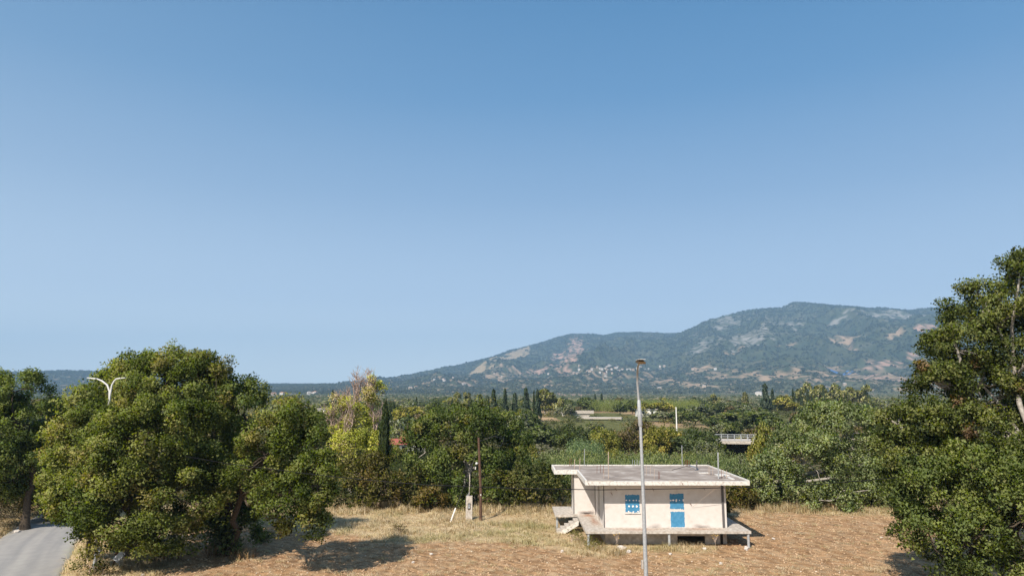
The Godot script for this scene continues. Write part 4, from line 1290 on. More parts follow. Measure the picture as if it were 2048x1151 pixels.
# a stain lying on a surface, spanned by u and v round c, thinning out to its rim
func stain(c: Vector3, u: Vector3, v: Vector3, col: Color, a: float) -> ArrayMesh:
	var st := begin()
	for ring in 3:
		var r0 := ring / 3.0
		var r1 := (ring + 1) / 3.0
		var a0 := a * (1.0 - r0) * (1.0 - r0 * 0.3)
		var a1 := a * (1.0 - r1)
		for i in 20:
			var t0 := TAU * i / 20.0
			var t1 := TAU * (i + 1) / 20.0
			var w0 := 1.0 + 0.22 * sin(t0 * 3.0 + c.x)
			var w1 := 1.0 + 0.22 * sin(t1 * 3.0 + c.x)
			var p := [c + (u * cos(t0) + v * sin(t0)) * r0 * w0, c + (u * cos(t0) + v * sin(t0)) * r1 * w0, c + (u * cos(t1) + v * sin(t1)) * r1 * w1, c + (u * cos(t1) + v * sin(t1)) * r0 * w1]
			var al := [a0, a1, a1, a0]
			for k in [0, 1, 2, 0, 2, 3]:
				st.set_color(Color(col.r, col.g, col.b, al[k]))
				st.set_normal(u.cross(v).normalized() * signf(u.cross(v).dot(Vector3(0, 1, 1))))
				st.add_vertex(p[k])
	return st.commit()


func house() -> void:
	var at := Vector3(11.0, 0, -55.0)
	var t := thing("unfinished_house", "unfinished single-storey cream house on a raised slab with flat concrete roof", "house", at)
	var put := func(called: String, mesh: Mesh, m: String) -> MeshInstance3D:
		var o := obj(called, mesh, M[m], t)
		o.position = -at
		return o
	# floor slab and roof slab share the stepped outline
	var floor_poly := PackedVector2Array([Vector2(5.16, 49.72), Vector2(16.74, 49.72), Vector2(16.74, 60.1), Vector2(3.42, 60.1), Vector2(3.42, 56.15), Vector2(5.16, 56.15)])
	put.call("floor_slab", slab(floor_poly, 0.955, 1.13), "concrete")
	var roof_poly := PackedVector2Array([Vector2(5.18, 49.70), Vector2(16.80, 49.70), Vector2(16.80, 60.1), Vector2(3.38, 60.1), Vector2(3.38, 56.2), Vector2(5.18, 56.2)])
	var roof: MeshInstance3D = put.call("roof_slab", slab(roof_poly, 4.24, 4.50), "fascia")
	var inner := PackedVector2Array([Vector2(5.32, 49.98), Vector2(16.66, 49.98), Vector2(16.66, 59.96), Vector2(3.52, 59.96), Vector2(3.52, 56.34), Vector2(5.32, 56.34)])
	obj("roof_felt", slab(inner, 4.45, 4.506), M.roof_felt, roof)
	var n := roof_poly.size()
	for i in n:
		if i == 0: continue
		var a := roof_poly[i]
		var b := roof_poly[(i + 1) % n]
		var lo := Vector2(minf(a.x, b.x), minf(a.y, b.y))
		var hi := Vector2(maxf(a.x, b.x), maxf(a.y, b.y))
		if i == 1: lo = Vector2(16.665, 49.703); hi = Vector2(16.797, 59.96)
		elif i == 2: lo = Vector2(3.383, 59.965); hi = Vector2(16.797, 60.097)
		elif i == 3: lo = Vector2(3.383, 56.34); hi = Vector2(3.515, 59.96)
		elif i == 4: lo = Vector2(3.383, 56.203); hi = Vector2(5.315, 56.335)
		elif i == 5: lo = Vector2(5.183, 49.703); hi = Vector2(5.315, 56.198)
		obj("parapet", box_mesh(Vector3(lo.x, 4.503, -hi.y), Vector3(hi.x, 4.585, -lo.y)), M.fascia, roof)
	for q: Array in [[5.3, 7.2, 49.76, 0.1], [11.1, 12.5, 49.8, 0.12]]:
		obj("board", box_mesh(Vector3(q[0], 4.509, -q[2] - q[3]), Vector3(q[1], 4.55, -q[2])), M.concrete_pale, roof)
	for q: Array in [[15.9, 53.2, 0.9, 0.9], [15.95, 51.3, 0.25, 1.2], [14.9, 54.6, 0.8, 0.3]]:
		obj("loose_slab", box_mesh(Vector3(q[0] - q[2] / 2, 4.509, -q[1] - q[3] / 2), Vector3(q[0] + q[2] / 2, 4.56, -q[1] + q[3] / 2)), M.fascia, roof)
	# walls
	put.call("front_wall", box_mesh(Vector3(6.66, 1.133, -51.2), Vector3(15.44, 4.237, -51.0)), "plaster")
	put.call("side_wall", box_mesh(Vector3(6.66, 1.133, -56.7), Vector3(6.86, 4.237, -51.203)), "plaster")
	put.call("setback_wall", box_mesh(Vector3(4.97, 1.133, -56.7), Vector3(6.657, 4.237, -56.5)), "plaster")
	put.call("end_wall", box_mesh(Vector3(4.97, 1.133, -58.9), Vector3(5.17, 4.237, -56.703)), "plaster")
	put.call("rear_wall", box_mesh(Vector3(4.97, 1.133, -59.1), Vector3(15.44, 4.237, -58.903)), "plaster")
	put.call("end_wall", box_mesh(Vector3(15.24, 1.133, -58.9), Vector3(15.44, 4.237, -51.203)), "plaster")
	# corner strips and pipes
	put.call("corner_strip", box_mesh(Vector3(15.30, 1.136, -50.997), Vector3(15.437, 4.234, -50.94)), "plaster")
	put.call("drain_pipe", box_mesh(Vector3(15.13, 1.136, -50.997), Vector3(15.27, 4.234, -50.90)), "pipe_grey")
	put.call("corner_pipe", tube_mesh([Vector3(6.63, 1.14, -50.97), Vector3(6.63, 4.23, -50.97)], [0.03, 0.03], 7), "pipe_grey")
	put.call("corner_pipe", tube_mesh([Vector3(4.94, 1.14, -56.47), Vector3(4.94, 4.23, -56.47)], [0.03, 0.03], 7), "pipe_grey")
	for z: float in [56.2, 54.2, 53.6]:
		put.call("wall_pipe", tube_mesh([Vector3(6.62, 1.14, -z), Vector3(6.62, 4.23, -z)], [0.025, 0.025], 6), "pipe_grey" if z > 55.0 else "concrete_pale")
	# basement
	put.call("basement_wall", box_mesh(Vector3(6.70, -0.4, -51.2), Vector3(11.86, 0.952, -51.003)), "concrete_pale")
	put.call("basement_wall", box_mesh(Vector3(13.84, -0.4, -51.2), Vector3(15.40, 0.952, -51.003)), "concrete_pale")
	put.call("basement_wall", box_mesh(Vector3(11.863, 0.56, -51.2), Vector3(13.837, 0.952, -51.003)), "concrete_pale")
	put.call("basement_wall", box_mesh(Vector3(6.70, -0.4, -58.9), Vector3(6.90, 0.952, -51.203)), "concrete")
	put.call("basement_wall", box_mesh(Vector3(15.20, -0.4, -58.9), Vector3(15.40, 0.952, -51.203)), "concrete")
	put.call("basement_wall", box_mesh(Vector3(6.70, -0.4, -59.1), Vector3(15.40, 0.952, -58.903)), "concrete")
	put.call("drain_pipe", box_mesh(Vector3(14.93, -0.2, -51.0), Vector3(15.10, 0.95, -50.93)), "dark")
	for q: Array in [[16.56, 49.86], [11.02, 49.86], [5.36, 49.86], [16.56, 59.8], [3.6, 56.5]]:
		put.call("pillar", tube_mesh([Vector3(q[0], -0.5, -q[1]), Vector3(q[0], 0.953, -q[1])], [0.095, 0.095], 14), "galvanised")
	# broken steps down from the slab
	for k in 5:
		var x1 := 5.15 - k * 0.34
		var y1 := 0.92 - k * 0.19
		put.call("step", box_mesh(Vector3(x1 - 0.36, y1 - 0.15, -55.95 - 0.02 * k), Vector3(x1 - 0.003, y1, -54.75 + 0.05 * (k % 2))), "concrete")
	var sg := begin()
	sg.set_smooth_group(-1)
	for k in 2:
		var z := -54.72 - k * 1.15
		var a := [Vector3(5.14, 0.95, z), Vector3(3.35, -0.1, z), Vector3(3.75, -0.2, z), Vector3(5.14, 0.62, z)]
		var b := a.map(func(v): return v + Vector3(0, 0, 0.09))
		quad(sg, b[0], b[3], b[2], b[1])
		quad(sg, a[0], a[1], a[2], a[3])
		for i in 4: quad(sg, a[i], b[i], b[(i + 1) % 4], a[(i + 1) % 4])
	put.call("stringer", done(sg), "fascia")
	# boarded openings under blue paint
	var w: MeshInstance3D = put.call("window", ragged(8.18, 2.2, 9.2, 3.42, 51.0, 0.012, 0.05, 31), "blue_paint")
	var sd := 100
	for q: Array in [[8.5, 3.02, 0.05, 0.06], [8.77, 3.02, 0.07, 0.05], [8.98, 3.03, 0.04, 0.06], [8.25, 3.03, 0.06, 0.05], [8.45, 2.61, 0.08, 0.08], [8.72, 2.62, 0.08, 0.08], [9.0, 2.6, 0.09, 0.08], [8.4, 2.24, 0.05, 0.07], [8.75, 2.23, 0.06, 0.04], [9.08, 2.25, 0.07, 0.05], [9.19, 3.0, 0.05, 0.07]]:
		sd += 1
		obj("paint_daub", daub(q[0], q[1], q[2], q[3], 50.985, sd), M.white_paint, w)
	put.call("sill", box_mesh(Vector3(8.12, 2.10, -50.997), Vector3(9.26, 2.14, -50.93)), "fascia")
	var dr: MeshInstance3D = put.call("door", ragged(11.42, 1.17, 12.42, 2.24, 51.0, 0.012, 0.035, 32), "blue_paint")
	obj("panel", ragged(11.40, 2.42, 12.40, 3.49, 51.0, 0.012, 0.05, 33), M.blue_paint, dr)
	for q: Array in [[11.47, 3.02, 0.05, 0.06], [11.64, 3.03, 0.09, 0.08], [11.86, 3.02, 0.07, 0.12], [12.1, 3.03, 0.05, 0.04], [12.37, 3.04, 0.05, 0.1]]:
		sd += 1
		obj("paint_daub", daub(q[0], q[1], q[2], q[3], 50.985, sd), M.white_paint, dr)
	put.call("threshold", box_mesh(Vector3(11.35, 1.136, -50.997), Vector3(12.5, 1.165, -50.93)), "fascia")
	# iron hooks cast into eave and wall
	for q: Array in [[5.42, 4.33, 49.69], [12.02, 4.36, 49.69], [7.5, 3.82, 50.99], [10.2, 3.8, 50.99], [13.9, 3.84, 50.99], [12.9, 2.75, 50.99], [7.2, 3.5, 50.99]]:
		put.call("iron_hook", tube_mesh([Vector3(q[0] - 0.05, q[1] + 0.08, -q[2]), Vector3(q[0], q[1], -q[2] + 0.07), Vector3(q[0] + 0.06, q[1] - 0.12, -q[2] + 0.05)], [0.014, 0.016, 0.012], 5), "rust")
	# washed-out earth stains
	var sm := StandardMaterial3D.new()
	sm.vertex_color_use_as_albedo = true
	sm.transparency = BaseMaterial3D.TRANSPARENCY_ALPHA
	sm.roughness = 0.95
	sm.resource_name = "earth_stain"
	M["earth_stain"] = sm
	var rust := lin(0.46, 0.19, 0.085)
	for q: Array in [[Vector3(6.0, 1.15, -56.493), Vector3(0.75, 0, 0), Vector3(0, 0.32, 0), 0.75], [Vector3(6.0, 1.136, -55.8), Vector3(0.65, 0, 0), Vector3(0, 0, 0.7), 0.6],
			[Vector3(6.2, 1.139, -53.4), Vector3(0.4, 0, 0), Vector3(0, 0, 2.6), 0.4], [Vector3(10.3, 1.16, -50.99), Vector3(0.7, 0, 0), Vector3(0, 0.3, 0), 0.3], [Vector3(13.6, 1.16, -50.99), Vector3(0.8, 0, 0), Vector3(0, 0.25, 0), 0.4],
			[Vector3(9.0, 1.136, -50.3), Vector3(2.3, 0, 0), Vector3(0, 0, 0.6), 0.3], [Vector3(13.4, 1.136, -50.4), Vector3(1.8, 0, 0), Vector3(0, 0, 0.55), 0.35]]:
		put.call("stain", stain(q[0], q[1], q[2], rust, q[3]), "earth_stain")
	# rods and posts left standing on the roof: [x, depth, top, radius, material]
	for q: Array in [[6.15, 59.6, 5.95, 0.025, "galvanised"], [7.05, 51.34, 6.41, 0.03, "rebar_pale"], [14.48, 59.6, 6.24, 0.03, "galvanised"], [15.1, 51.34, 6.37, 0.05, "galvanised"], [15.04, 57.08, 5.24, 0.05, "pipe_grey"],
			[5.02, 59.6, 5.2, 0.018, "rust"], [4.9, 59.6, 5.15, 0.018, "rust"], [5.15, 57.79, 5.25, 0.03, "rebar_pale"], [5.45, 56.4, 5.47, 0.025, "rebar_pale"], [6.62, 54.69, 5.09, 0.016, "rust"], [6.89, 54.69, 5.17, 0.016, "rust"], [7.1, 54.6, 5.1, 0.016, "rust"], [6.71, 51.34, 5.27, 0.016, "rebar_pale"],
			[10.25, 59.7, 5.05, 0.018, "galvanised"], [10.4, 59.5, 5.02, 0.018, "galvanised"], [10.65, 59.7, 5.05, 0.018, "galvanised"], [10.8, 59.5, 5.0, 0.018, "galvanised"], [10.22, 53.42, 5.23, 0.016, "rebar_pale"], [10.53, 53.42, 5.15, 0.016, "rebar_pale"], [9.9, 53.6, 5.1, 0.016, "rebar_pale"], [10.34, 51.05, 5.23, 0.016, "rebar_pale"], [10.63, 51.05, 5.05, 0.016, "rust"], [10.75, 51.2, 5.0, 0.016, "rust"],
			[14.75, 59.7, 5.01, 0.02, "rust"], [14.85, 59.5, 5.06, 0.02, "rust"], [14.95, 59.7, 5.02, 0.02, "rust"], [15.05, 59.5, 5.0, 0.02, "rust"], [14.93, 53.42, 5.23, 0.016, "rebar_pale"], [15.28, 53.42, 5.23, 0.016, "rebar_pale"], [15.1, 53.6, 5.18, 0.016, "rebar_pale"], [15.44, 51.34, 5.16, 0.016, "rebar_pale"], [15.7, 51.4, 5.1, 0.016, "rebar_pale"], [15.3, 51.3, 5.2, 0.016, "rust"]]:
		var tall: bool = q[2] > 5.9
		put.call("steel_post" if tall else "reinforcing_rod", tube_mesh([Vector3(q[0], 4.5, -q[1]), Vector3(q[0] + 0.01, (q[2] + 4.5) / 2, -q[1]), Vector3(q[0] + 0.03, q[2], -q[1])], [q[3], q[3], q[3]], 7), q[4])
	# a coil of conduit lying by the grey pipe
	var coil := []
	var cr := []
	for i in 26:
		var a := TAU * i / 20.0
		coil.append(Vector3(14.75 + cos(a) * 0.36, 4.54 + 0.3 * maxf(0.0, sin(a * 0.5)), -57.0 + sin(a) * 0.45))
		cr.append(0.022)
	put.call("conduit_coil", tube_mesh(coil, cr, 6), "cable_blue")
	put.call("conduit_coil", tube_mesh([Vector3(12.9, 4.53, -56.6), Vector3(13.6, 4.56, -57.4), Vector3(14.3, 4.7, -57.6), Vector3(14.9, 4.56, -57.2)], [0.018, 0.018, 0.018, 0.018], 6), "cable")
	var line := thing("stay_cord", "thin pale cord from the roof edge down across the front wall", "cord", Vector3(14.9, 4.5, -49.75))
	obj("cord", tube_mesh([Vector3(0.1, 0.05, 0.1), Vector3(-0.2, -0.2, 0.12), Vector3(-1.9, -1.95, -1.2)], [0.008, 0.008, 0.008], 5), M.rebar_pale, line)


# ---------------------------------------------------------------- poles and wires
func poles_and_wires() -> void:
	var t := thing("street_lamp", "tall grey steel street lamp standing before the house, lamp head end-on", "street lamp", Vector3(5.96, 0, -31.9))
	obj("pole", tube_mesh([Vector3(0, -0.3, 0), Vector3(0, 2.6, 0), Vector3(-0.02, 6.0, 0), Vector3(-0.06, 9.2, 0)], [0.104, 0.096, 0.08, 0.066], 12), M.galvanised, t)
	obj("collar", tube_mesh([Vector3(-0.06, 9.2, 0), Vector3(-0.065, 9.25, 0), Vector3(-0.10, 10.35, 0), Vector3(-0.105, 10.4, 0)], [0.075, 0.10, 0.085, 0.06], 12), M.galvanised, t)
	obj("arm", tube_mesh([Vector3(-0.105, 10.38, 0), Vector3(-0.16, 11.2, 0.05), Vector3(-0.2, 11.65, 0.35), Vector3(-0.27, 11.95, 0.95), Vector3(-0.30, 12.05, 1.5)], [0.055, 0.052, 0.05, 0.045, 0.045], 10), M.galvanised, t)
	var hb := begin()
	box(hb, Vector3(0.30, 0.09, 0.75), Transform3D(Basis(Vector3.RIGHT, 0.12), Vector3(-0.30, 12.06, 1.75)))
	box(hb, Vector3(0.22, 0.05, 0.5), Transform3D(Basis(Vector3.RIGHT, 0.12), Vector3(-0.30, 12.13, 1.7)))
	var head := obj("lamp_head", done(hb), M.lamp_brown, t)
	obj("lens", box_mesh(Vector3(-0.42, 11.985, 1.45), Vector3(-0.18, 12.005, 2.0)), M.lamp_white, head)
	obj("cover", box_mesh(Vector3(-0.45, 12.165, 1.4), Vector3(-0.15, 12.185, 2.1)), M.lamp_white, head)
	obj("junction_box", box_mesh(Vector3(-0.19, 3.0, -0.08), Vector3(-0.11, 3.35, 0.08)), M.concrete_pale, t)

	var l := thing("street_lamp", "white double-armed street lamp rising behind the largest oak by the road", "street lamp", Vector3(-25.4, 0, -43.6))
	obj("pole", tube_mesh([Vector3(0, -0.3, 0), Vector3(0, 5, 0), Vector3(0, 10.4, 0)], [0.11, 0.09, 0.065], 12), M.lamp_white, l)
	for s: float in [-1.0, 1.0]:
		var w := 0.88 if s < 0 else 0.32
		var arm := obj("arm", tube_mesh([Vector3(0, 10.35, 0), Vector3(s * 0.04, 10.8, 0), Vector3(s * 0.26 * w, 11.2, 0.0), Vector3(s * 0.66 * w, 11.45, 0.0), Vector3(s * 1.05 * w, 11.58, 0.0)], [0.062, 0.058, 0.055, 0.05, 0.045], 9), M.lamp_white, l)
		var st := begin()
		var dir := Vector3(s * 0.5, 0.06, 0.0).normalized()
		var b := Basis.looking_at(dir)
		box(st, Vector3(0.26, 0.07, 0.3), Transform3D(b, Vector3(s * 1.05 * w, 11.58, 0.0) + dir * 0.16))
		box(st, Vector3(0.18, 0.05, 0.3), Transform3D(b, Vector3(s * 1.05 * w, 11.58, 0.0) + dir * 0.43))
		obj("lamp_head", done(st), M.lamp_white, arm)

	var p := thing("utility_pole", "brown wooden utility pole in front of the wide oak with a small globe lamp", "utility pole", Vector3(-2.67, 0, -60.0))
	obj("shaft", tube_mesh([Vector3(0.03, -0.4, 0), Vector3(0, 2.5, 0), Vector3(-0.12, 5.0, 0), Vector3(-0.21, 6.85, 0)], [0.14, 0.125, 0.11, 0.095], 10), M.wood_pole, p)
	obj("bracket", tube_mesh([Vector3(-0.1, 4.7, 0.05), Vector3(-0.33, 4.78, 0.1)], [0.02, 0.02], 6), M.galvanised, p)
	var ball := SphereMesh.new()
	ball.radius = 0.11
	ball.height = 0.22
	ball.radial_segments = 14
	ball.rings = 8
	obj("globe_lamp", ball, M.lamp_white, p).position = Vector3(-0.36, 4.70, 0.1)
	obj("insulator", box_mesh(Vector3(-0.5, 4.2, 0.0), Vector3(-0.42, 4.42, 0.08)), M.lamp_white, p)
	obj("plate", box_mesh(Vector3(-0.03, 2.05, 0.13), Vector3(0.05, 2.18, 0.145)), M.lamp_white, p)

	var g := thing("guy_wire", "steel stay wire from the wooden pole down to a white slanted guard", "stay wire", Vector3(-5.15, 0, -59.0))
	obj("wire", tube_mesh([Vector3(2.28, 6.0, -0.95), Vector3(0.05, 0.1, 0)], [0.014, 0.014], 5), M.guy_wire, g)
	obj("guard", tube_mesh([Vector3(0.0, -0.05, 0.0), Vector3(0.44, 1.16, -0.18)], [0.065, 0.065], 10), M.wall_white, g)

	var m := thing("meter_pillar", "grey-brown concrete meter pillar with a dark framed electricity meter", "meter pillar", Vector3(-3.64, 0, -60.1))
	obj("pillar", box_mesh(Vector3(-0.27, -0.3, -0.2), Vector3(0.27, 2.0, 0.2)), M.concrete, m)
	var fr := obj("meter_frame", box_mesh(Vector3(-0.1, 0.93, 0.2), Vector3(0.12, 1.42, 0.23)), M.dark, m)
	obj("meter", box_mesh(Vector3(-0.055, 1.02, 0.232), Vector3(0.075, 1.34, 0.27)), M.sign_grey, fr)
	obj("dial", box_mesh(Vector3(-0.02, 1.18, 0.272), Vector3(0.04, 1.28, 0.28)), M.glass_dark, fr)
	obj("conduit", tube_mesh([Vector3(-0.08, 1.95, 0), Vector3(0.0, 2.2, 0), Vector3(0.03, 3.8, 0)], [0.04, 0.04, 0.035], 8), M.concrete_pale, m)
	obj("conduit", tube_mesh([Vector3(-0.2, 1.95, 0.05), Vector3(-0.06, 2.2, 0.04), Vector3(0.0, 2.3, 0.02)], [0.03, 0.03, 0.03], 8), M.galvanised, m)

	var c := thing("overhead_cable", "black overhead cable sagging across in front of the house and trees", "cable", Vector3(4, 6.38, -32))
	var way := []
	for q: Array in [[-22.0, 7.0, 44.0], [-16.78, 6.64, 41.0], [-13.2, 6.58, 38.5], [-9.84, 6.55, 36.0], [-6.8, 6.5, 34.3], [-4.08, 6.47, 33.0], [0.0, 6.41, 32.3], [3.99, 6.38, 32.0], [8.5, 6.30, 33.0], [12.93, 6.27, 34.0], [16.0, 6.29, 35.0], [18.83, 6.35, 36.0], [23.07, 6.56, 37.0], [28.0, 6.8, 38.0]]:
		way.append(Vector3(q[0] - 4, q[1] - 6.38, 32 - q[2]))
	var cr := []
	for i in way.size(): cr.append(0.017)
	obj("cable", tube_mesh(way, cr, 6), M.cable, c)


# ---------------------------------------------------------------- things at the roadside
func roadside() -> void:
	var t := thing("poster_post", "grey-green metal post wrapped in torn posters and stickers at the road edge", "post", Vector3(-25.4, 0, -43.5))
	obj("shaft", tube_mesh([Vector3(-0.02, -0.3, 0), Vector3(0.05, 1.2, 0), Vector3(0.0, 2.6, 0)], [0.09, 0.08, 0.075], 10), M.galvanised, t)
	rng.seed = 9
	for k in 14:
		var st := begin()
		var a := rng.randf_range(-1.2, 1.2)
		var b := Basis(Vector3.UP, a)
		box(st, Vector3(rng.randf_range(0.10, 0.2), rng.randf_range(0.12, 0.28), 0.008), Transform3D(b * Basis(Vector3.BACK, rng.randf_range(-0.2, 0.2)), Vector3(0.03, rng.randf_range(1.1, 2.1), 0) + b * Vector3(0, 0, 0.095 + k * 0.003)))
		var tone: Color = [lin(0.6, 0.58, 0.56), lin(0.5, 0.28, 0.3), lin(0.35, 0.4, 0.5), lin(0.55, 0.5, 0.4), lin(0.12, 0.12, 0.14)][k % 5]
		var pm := StandardMaterial3D.new()
		pm.albedo_color = tone.linear_to_srgb()
		obj("poster", done(st), pm, t)
	var crate := box_mesh(Vector3(0.12, 1.0, -0.15), Vector3(0.32, 1.45, 0.02))
	obj("notice_box", crate, M.sign_grey, t)
	var br := thing("broken_board", "rusty brown broken board leaning against the oak trunk behind the post", "board", Vector3(-24.7, 0, -44.6))
	var bs := begin()
	box(bs, Vector3(0.9, 1.3, 0.05), Transform3D(Basis(Vector3.BACK, -0.5) * Basis(Vector3.RIGHT, -0.3), Vector3(0.15, 1.5, 0)))
	obj("panel", done(bs), M.timber, br)
	obj("support", tube_mesh([Vector3(-0.2, -0.1, 0), Vector3(0.1, 1.6, -0.1)], [0.05, 0.05], 7), M.wood_pole, br)
	var ls := begin()
	box(ls, Vector3(0.35, 0.62, 0.03), Transform3D(Basis(Vector3.BACK, -0.65) * Basis(Vector3.RIGHT, -0.4), Vector3(0, 0.75, 0)))
	var lp := thing("leaning_panel", "pale grey metal sign panel leaning by the oak trunks", "sign", Vector3(-24.2, 0, -44.0))
	obj("plate", done(ls), M.sign_grey, lp)
	obj("leg", tube_mesh([Vector3(0.05, -0.1, -0.05), Vector3(-0.02, 0.7, -0.04)], [0.025, 0.025], 6), M.galvanised, lp)
	var bag := begin()
	rng.seed = 14
	var sm := SphereMesh.new()
	sm.radius = 0.16
	sm.height = 0.2
	sm.radial_segments = 9
	sm.rings = 5
	bag.append_from(sm, 0, Transform3D(Basis.IDENTITY.scaled(Vector3(1.3, 0.6, 0.8)), Vector3(0, 0, 0)))
	bag.append_from(sm, 0, Transform3D(Basis(Vector3.BACK, 0.6).scaled(Vector3(0.8, 0.7, 0.7)), Vector3(0.16, 0.07, 0.02)))
	tag(obj("plastic_bag", bag.commit(), M.cable_blue), "light blue plastic bag caught under the broken board", "bag").position = Vector3(-24.7, 1.0, -44.2)
	# a blue sheet showing between the leaves of the tallest tree
	var tarp := begin()
	for k in 3:
		box(tarp, Vector3(0.24, 0.14, 0.06), Transform3D(Basis(Vector3.BACK, 0.3 * k - 0.2), Vector3(k * 0.16, k * 0.05, 0.03 * k)))
	tag(obj("blue_sheet", done(tarp), M.tarp_blue), "bright blue plastic sheet hanging among the branches of the tallest tree", "sheet").position = Vector3(27.85, 8.0, -37.4)
	var ms := obj("marker_stone", stone_mesh(3), M.stone)
	ms.position = Vector3(-38.3, 0.08, -54.9)
	ms.scale = Vector3(0.34, 0.3, 0.3)
	tag(ms, "white stone at the road edge beside the far oak trunk", "stone")


func stone_mesh(s: int) -> ArrayMesh:
	var sm := SphereMesh.new()
	sm.radius = 1.0
	sm.height = 2.0
	sm.radial_segments = 9
	sm.rings = 5
	var arr := sm.surface_get_arrays(0)
	var v: PackedVector3Array = arr[Mesh.ARRAY_VERTEX]
	for i in v.size():
		var p := v[i]
		v[i] = p * (0.8 + 0.55 * noise.get_noise_3d(p.x * 0.8 + s * 9.0, p.y * 0.8, p.z * 0.8)) * Vector3(1, 0.62, 0.8)
	arr[Mesh.ARRAY_VERTEX] = v
	var st := begin()
	var ix: PackedInt32Array = arr[Mesh.ARRAY_INDEX]
	st.set_smooth_group(-1)
	for i in ix: st.add_vertex(v[i])
	return done(st)


func stones() -> void:
	var kinds := [stone_mesh(0), stone_mesh(1), stone_mesh(2)]
	var list := [
		["large flat pale stone in the grass before the house front wall", 7.6, 49.3, 0.42], ["flat pale stone lying in front of the house nearest the window", 7.9, 48.3, 0.3], ["rounded white stone before the dark basement opening", 13.3, 49.3, 0.22],
		["pale stone leaning at the foot of the corner pillar", 16.3, 49.5, 0.24], ["second stone stacked by the corner pillar", 16.15, 49.15, 0.2], ["small white stone on soil beside the house slab shadow", 19.3, 52.6, 0.16],
		["white stone in dry grass before the house steps", 3.4, 48.5, 0.18], ["small white stone in the middle of the tilled field", 13.2, 45.2, 0.16], ["pale stone in the grass left of the middle pillar", 10.6, 47.8, 0.15],
		["white stone at the tip of the big tree shadow", -6.3, 45.5, 0.14], ["white litter stone in shade under the largest oak", -21.8, 42.3, 0.15], ["pale stone by the grass edge of the tilled soil", -5.4, 47.8, 0.15],
		["white stone in tall grass beside the ivy thicket", 1.4, 60.4, 0.15], ["small stone in the soil before the evergreen oak", 27.5, 53.0, 0.12]]
	var k := 0
	for q: Array in list:
		var o := obj("stone", kinds[k % 3], M.stone)
		o.position = Vector3(q[1], ground_y(q[1], q[2]) + 0.05, -q[2])
		o.rotation.y = k * 1.7
		o.scale = Vector3.ONE * q[3]
		tag(o, q[0], "stone")
		k += 1
	rng.seed = 61
	var places := []
	var tints := []
	for i in 27000:
		var x := rng.randf_range(-24, 34)
		var z := 38.0 + 25.0 * pow(rng.randf(), 1.3)
		var t := tilled(x, z)
		if rng.randf() > t * 0.95 + 0.05: continue
		var s := 0.02 + 0.07 * pow(rng.randf(), 2.6)
		places.append(Transform3D(Basis(Vector3.UP, rng.randf() * TAU).scaled(Vector3(s, s, s)), Vector3(x, field_height(x, z) + s * 0.15, -z)))
		tints.append(lin(0.58, 0.49, 0.38) if rng.randf() < 0.02 else lin(0.40, 0.265, 0.16).lerp(lin(0.55, 0.40, 0.26), rng.randf()))
	var cm := mat("clod", Color(1, 1, 1), 0.95, null, 1.0, true)
	cm.metallic_specular = 0.1
	scatter("gravel", kinds[1], cm, places, tints)


# ---------------------------------------------------------------- grass
func grass_tuft(blades: int, spread: float, width: float, lean: float) -> ArrayMesh:
	var st := begin()
	for i in blades:
		var a := rng.randf() * TAU
		var s := Vector3(rng.randf_range(-1, 1), 0, rng.randf_range(-1, 1)) * spread
		var h := rng.randf_range(0.5, 1.0)
		var out := Vector3(cos(a), 0, sin(a)) * lean * rng.randf()
		var side := Vector3(-sin(a), 0, cos(a)) * width
		var m := s + out * 0.35 + Vector3(0, h * 0.6, 0)
		var e := s + out + Vector3(0, h, 0)
		var k := rng.randf_range(0.75, 1.2)
		st.set_color(Color(k, k, k))
		st.set_normal((Vector3.UP * 0.8 + out + Vector3(0, 0, 0.3)).normalized())
		for v: Vector3 in [s - side, m - side * 0.7, s + side, s + side, m - side * 0.7, m + side * 0.7, m - side * 0.7, e, m + side * 0.7]: st.add_vertex(v)
	return st.commit()


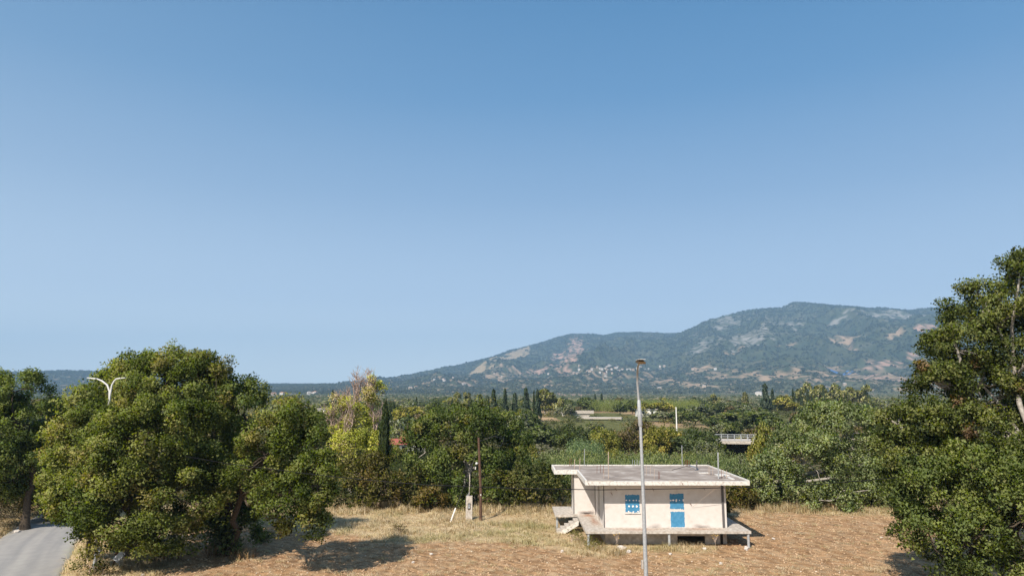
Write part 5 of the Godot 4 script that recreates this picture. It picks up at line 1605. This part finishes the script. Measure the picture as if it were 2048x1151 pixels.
func grasses() -> void:
	rng.seed = 33
	var tuft := grass_tuft(18, 0.3, 0.012, 0.7)
	var places := []
	var tints := []
	var straw := [lin(0.84, 0.67, 0.41), lin(0.76, 0.58, 0.33), lin(0.88, 0.73, 0.48), lin(0.66, 0.56, 0.29)]
	for i in 50000:
		var x := rng.randf_range(-60, 44)
		var z := rng.randf_range(34, 70)
		var t := tilled(x, z)
		if rng.randf() < t * 1.02 - 0.07: continue
		if road_distance(x, z) < 2.8: continue
		if x > 5.2 and x < 16.6 and z > 49.9 and z < 60.0: continue
		if x > 3.4 and x < 6.0 and z > 54.5 and z < 60.0: continue
		var clumpy := noise.get_noise_2d(x * 0.25 + 5.0, z * 0.25)
		if clumpy < -0.25 and rng.randf() < 0.7: continue
		var h := rng.randf_range(0.16, 0.42) * (1.0 + clumpy)
		if t > 0.5: h *= 0.55
		var edge := smooth(62.0, 64.5, z)
		h = lerpf(h, rng.randf_range(0.35, 0.85) * (1.0 + 0.9 * noise.get_noise_2d(x * 0.3, z * 0.5)), edge)
		var green := clampf(noise.get_noise_2d(x * 0.08 + 50.0, z * 0.12) * 2.2 - 0.15 + 0.5 * exp(-pow((x - 3.0) / 5.0, 2.0) - pow((z - 51.0) / 3.0, 2.0)), 0, 1) * (1.0 - edge)
		places.append(Transform3D(Basis(Vector3.UP, rng.randf() * TAU).scaled(Vector3(0.7 + h * 0.5, h, 0.7 + h * 0.5)), Vector3(x, field_height(x, z) - 0.02, -z)))
		var c: Color = straw[rng.randi() % 4]
		tints.append(c.lerp(lin(0.46, 0.46, 0.17), green * rng.randf_range(0.2, 0.75)))
	scatter("dry_grass", tuft, M.straw, places, tints)
	# thistles gone to seed before the basement wall
	for q: Array in [["dry thistle with yellow flower heads before the house below the window", 7.3, 49.6, 1.0], ["dry thistle with yellow flower heads near the corner pillar", 14.15, 49.55, 0.95]]:
		var t := thing("thistle", q[0], "plant", Vector3(q[1], ground_y(q[1], q[2]), -q[2]))
		var st := begin()
		var tips := []
		for k in 7:
			var a := TAU * k / 7.0
			var e := Vector3(cos(a) * 0.2, q[3] * rng.randf_range(0.7, 1.0), sin(a) * 0.2)
			tube(st, [Vector3(0, 0, 0), Vector3(0, e.y * 0.5, 0), e], [0.014, 0.011, 0.007], 5)
			tips.append(e)
		obj("stem", done(st), M.rebar_pale, t)
		var b := SphereMesh.new()
		b.radius = 0.032
		b.height = 0.06
		b.radial_segments = 8
		b.rings = 4
		for e: Vector3 in tips: obj("flower_head", b, M.yellow_flower, t).position = e
	# tall dry clumps round the oak trunk, one by one
	var lump := grass_tuft(60, 0.5, 0.012, 0.5)
	for q: Array in [["tall dry grass clump round the thick oak trunk", -19.6, 47.6, 1.3], ["dry grass clump under the dark oak toward the shadow", -17.6, 46.6, 0.8], ["dry grass clump in shade between the two oak trunks", -22.2, 46.0, 1.0]]:
		var o := obj("grass_clump", lump, mat("straw_clump", Color(0.68, 0.55, 0.37), 0.85))
		o.position = Vector3(q[1], ground_y(q[1], q[2]), -q[2])
		o.scale = Vector3(1.6, q[3], 1.4)
		tag(o, q[0], "grass")
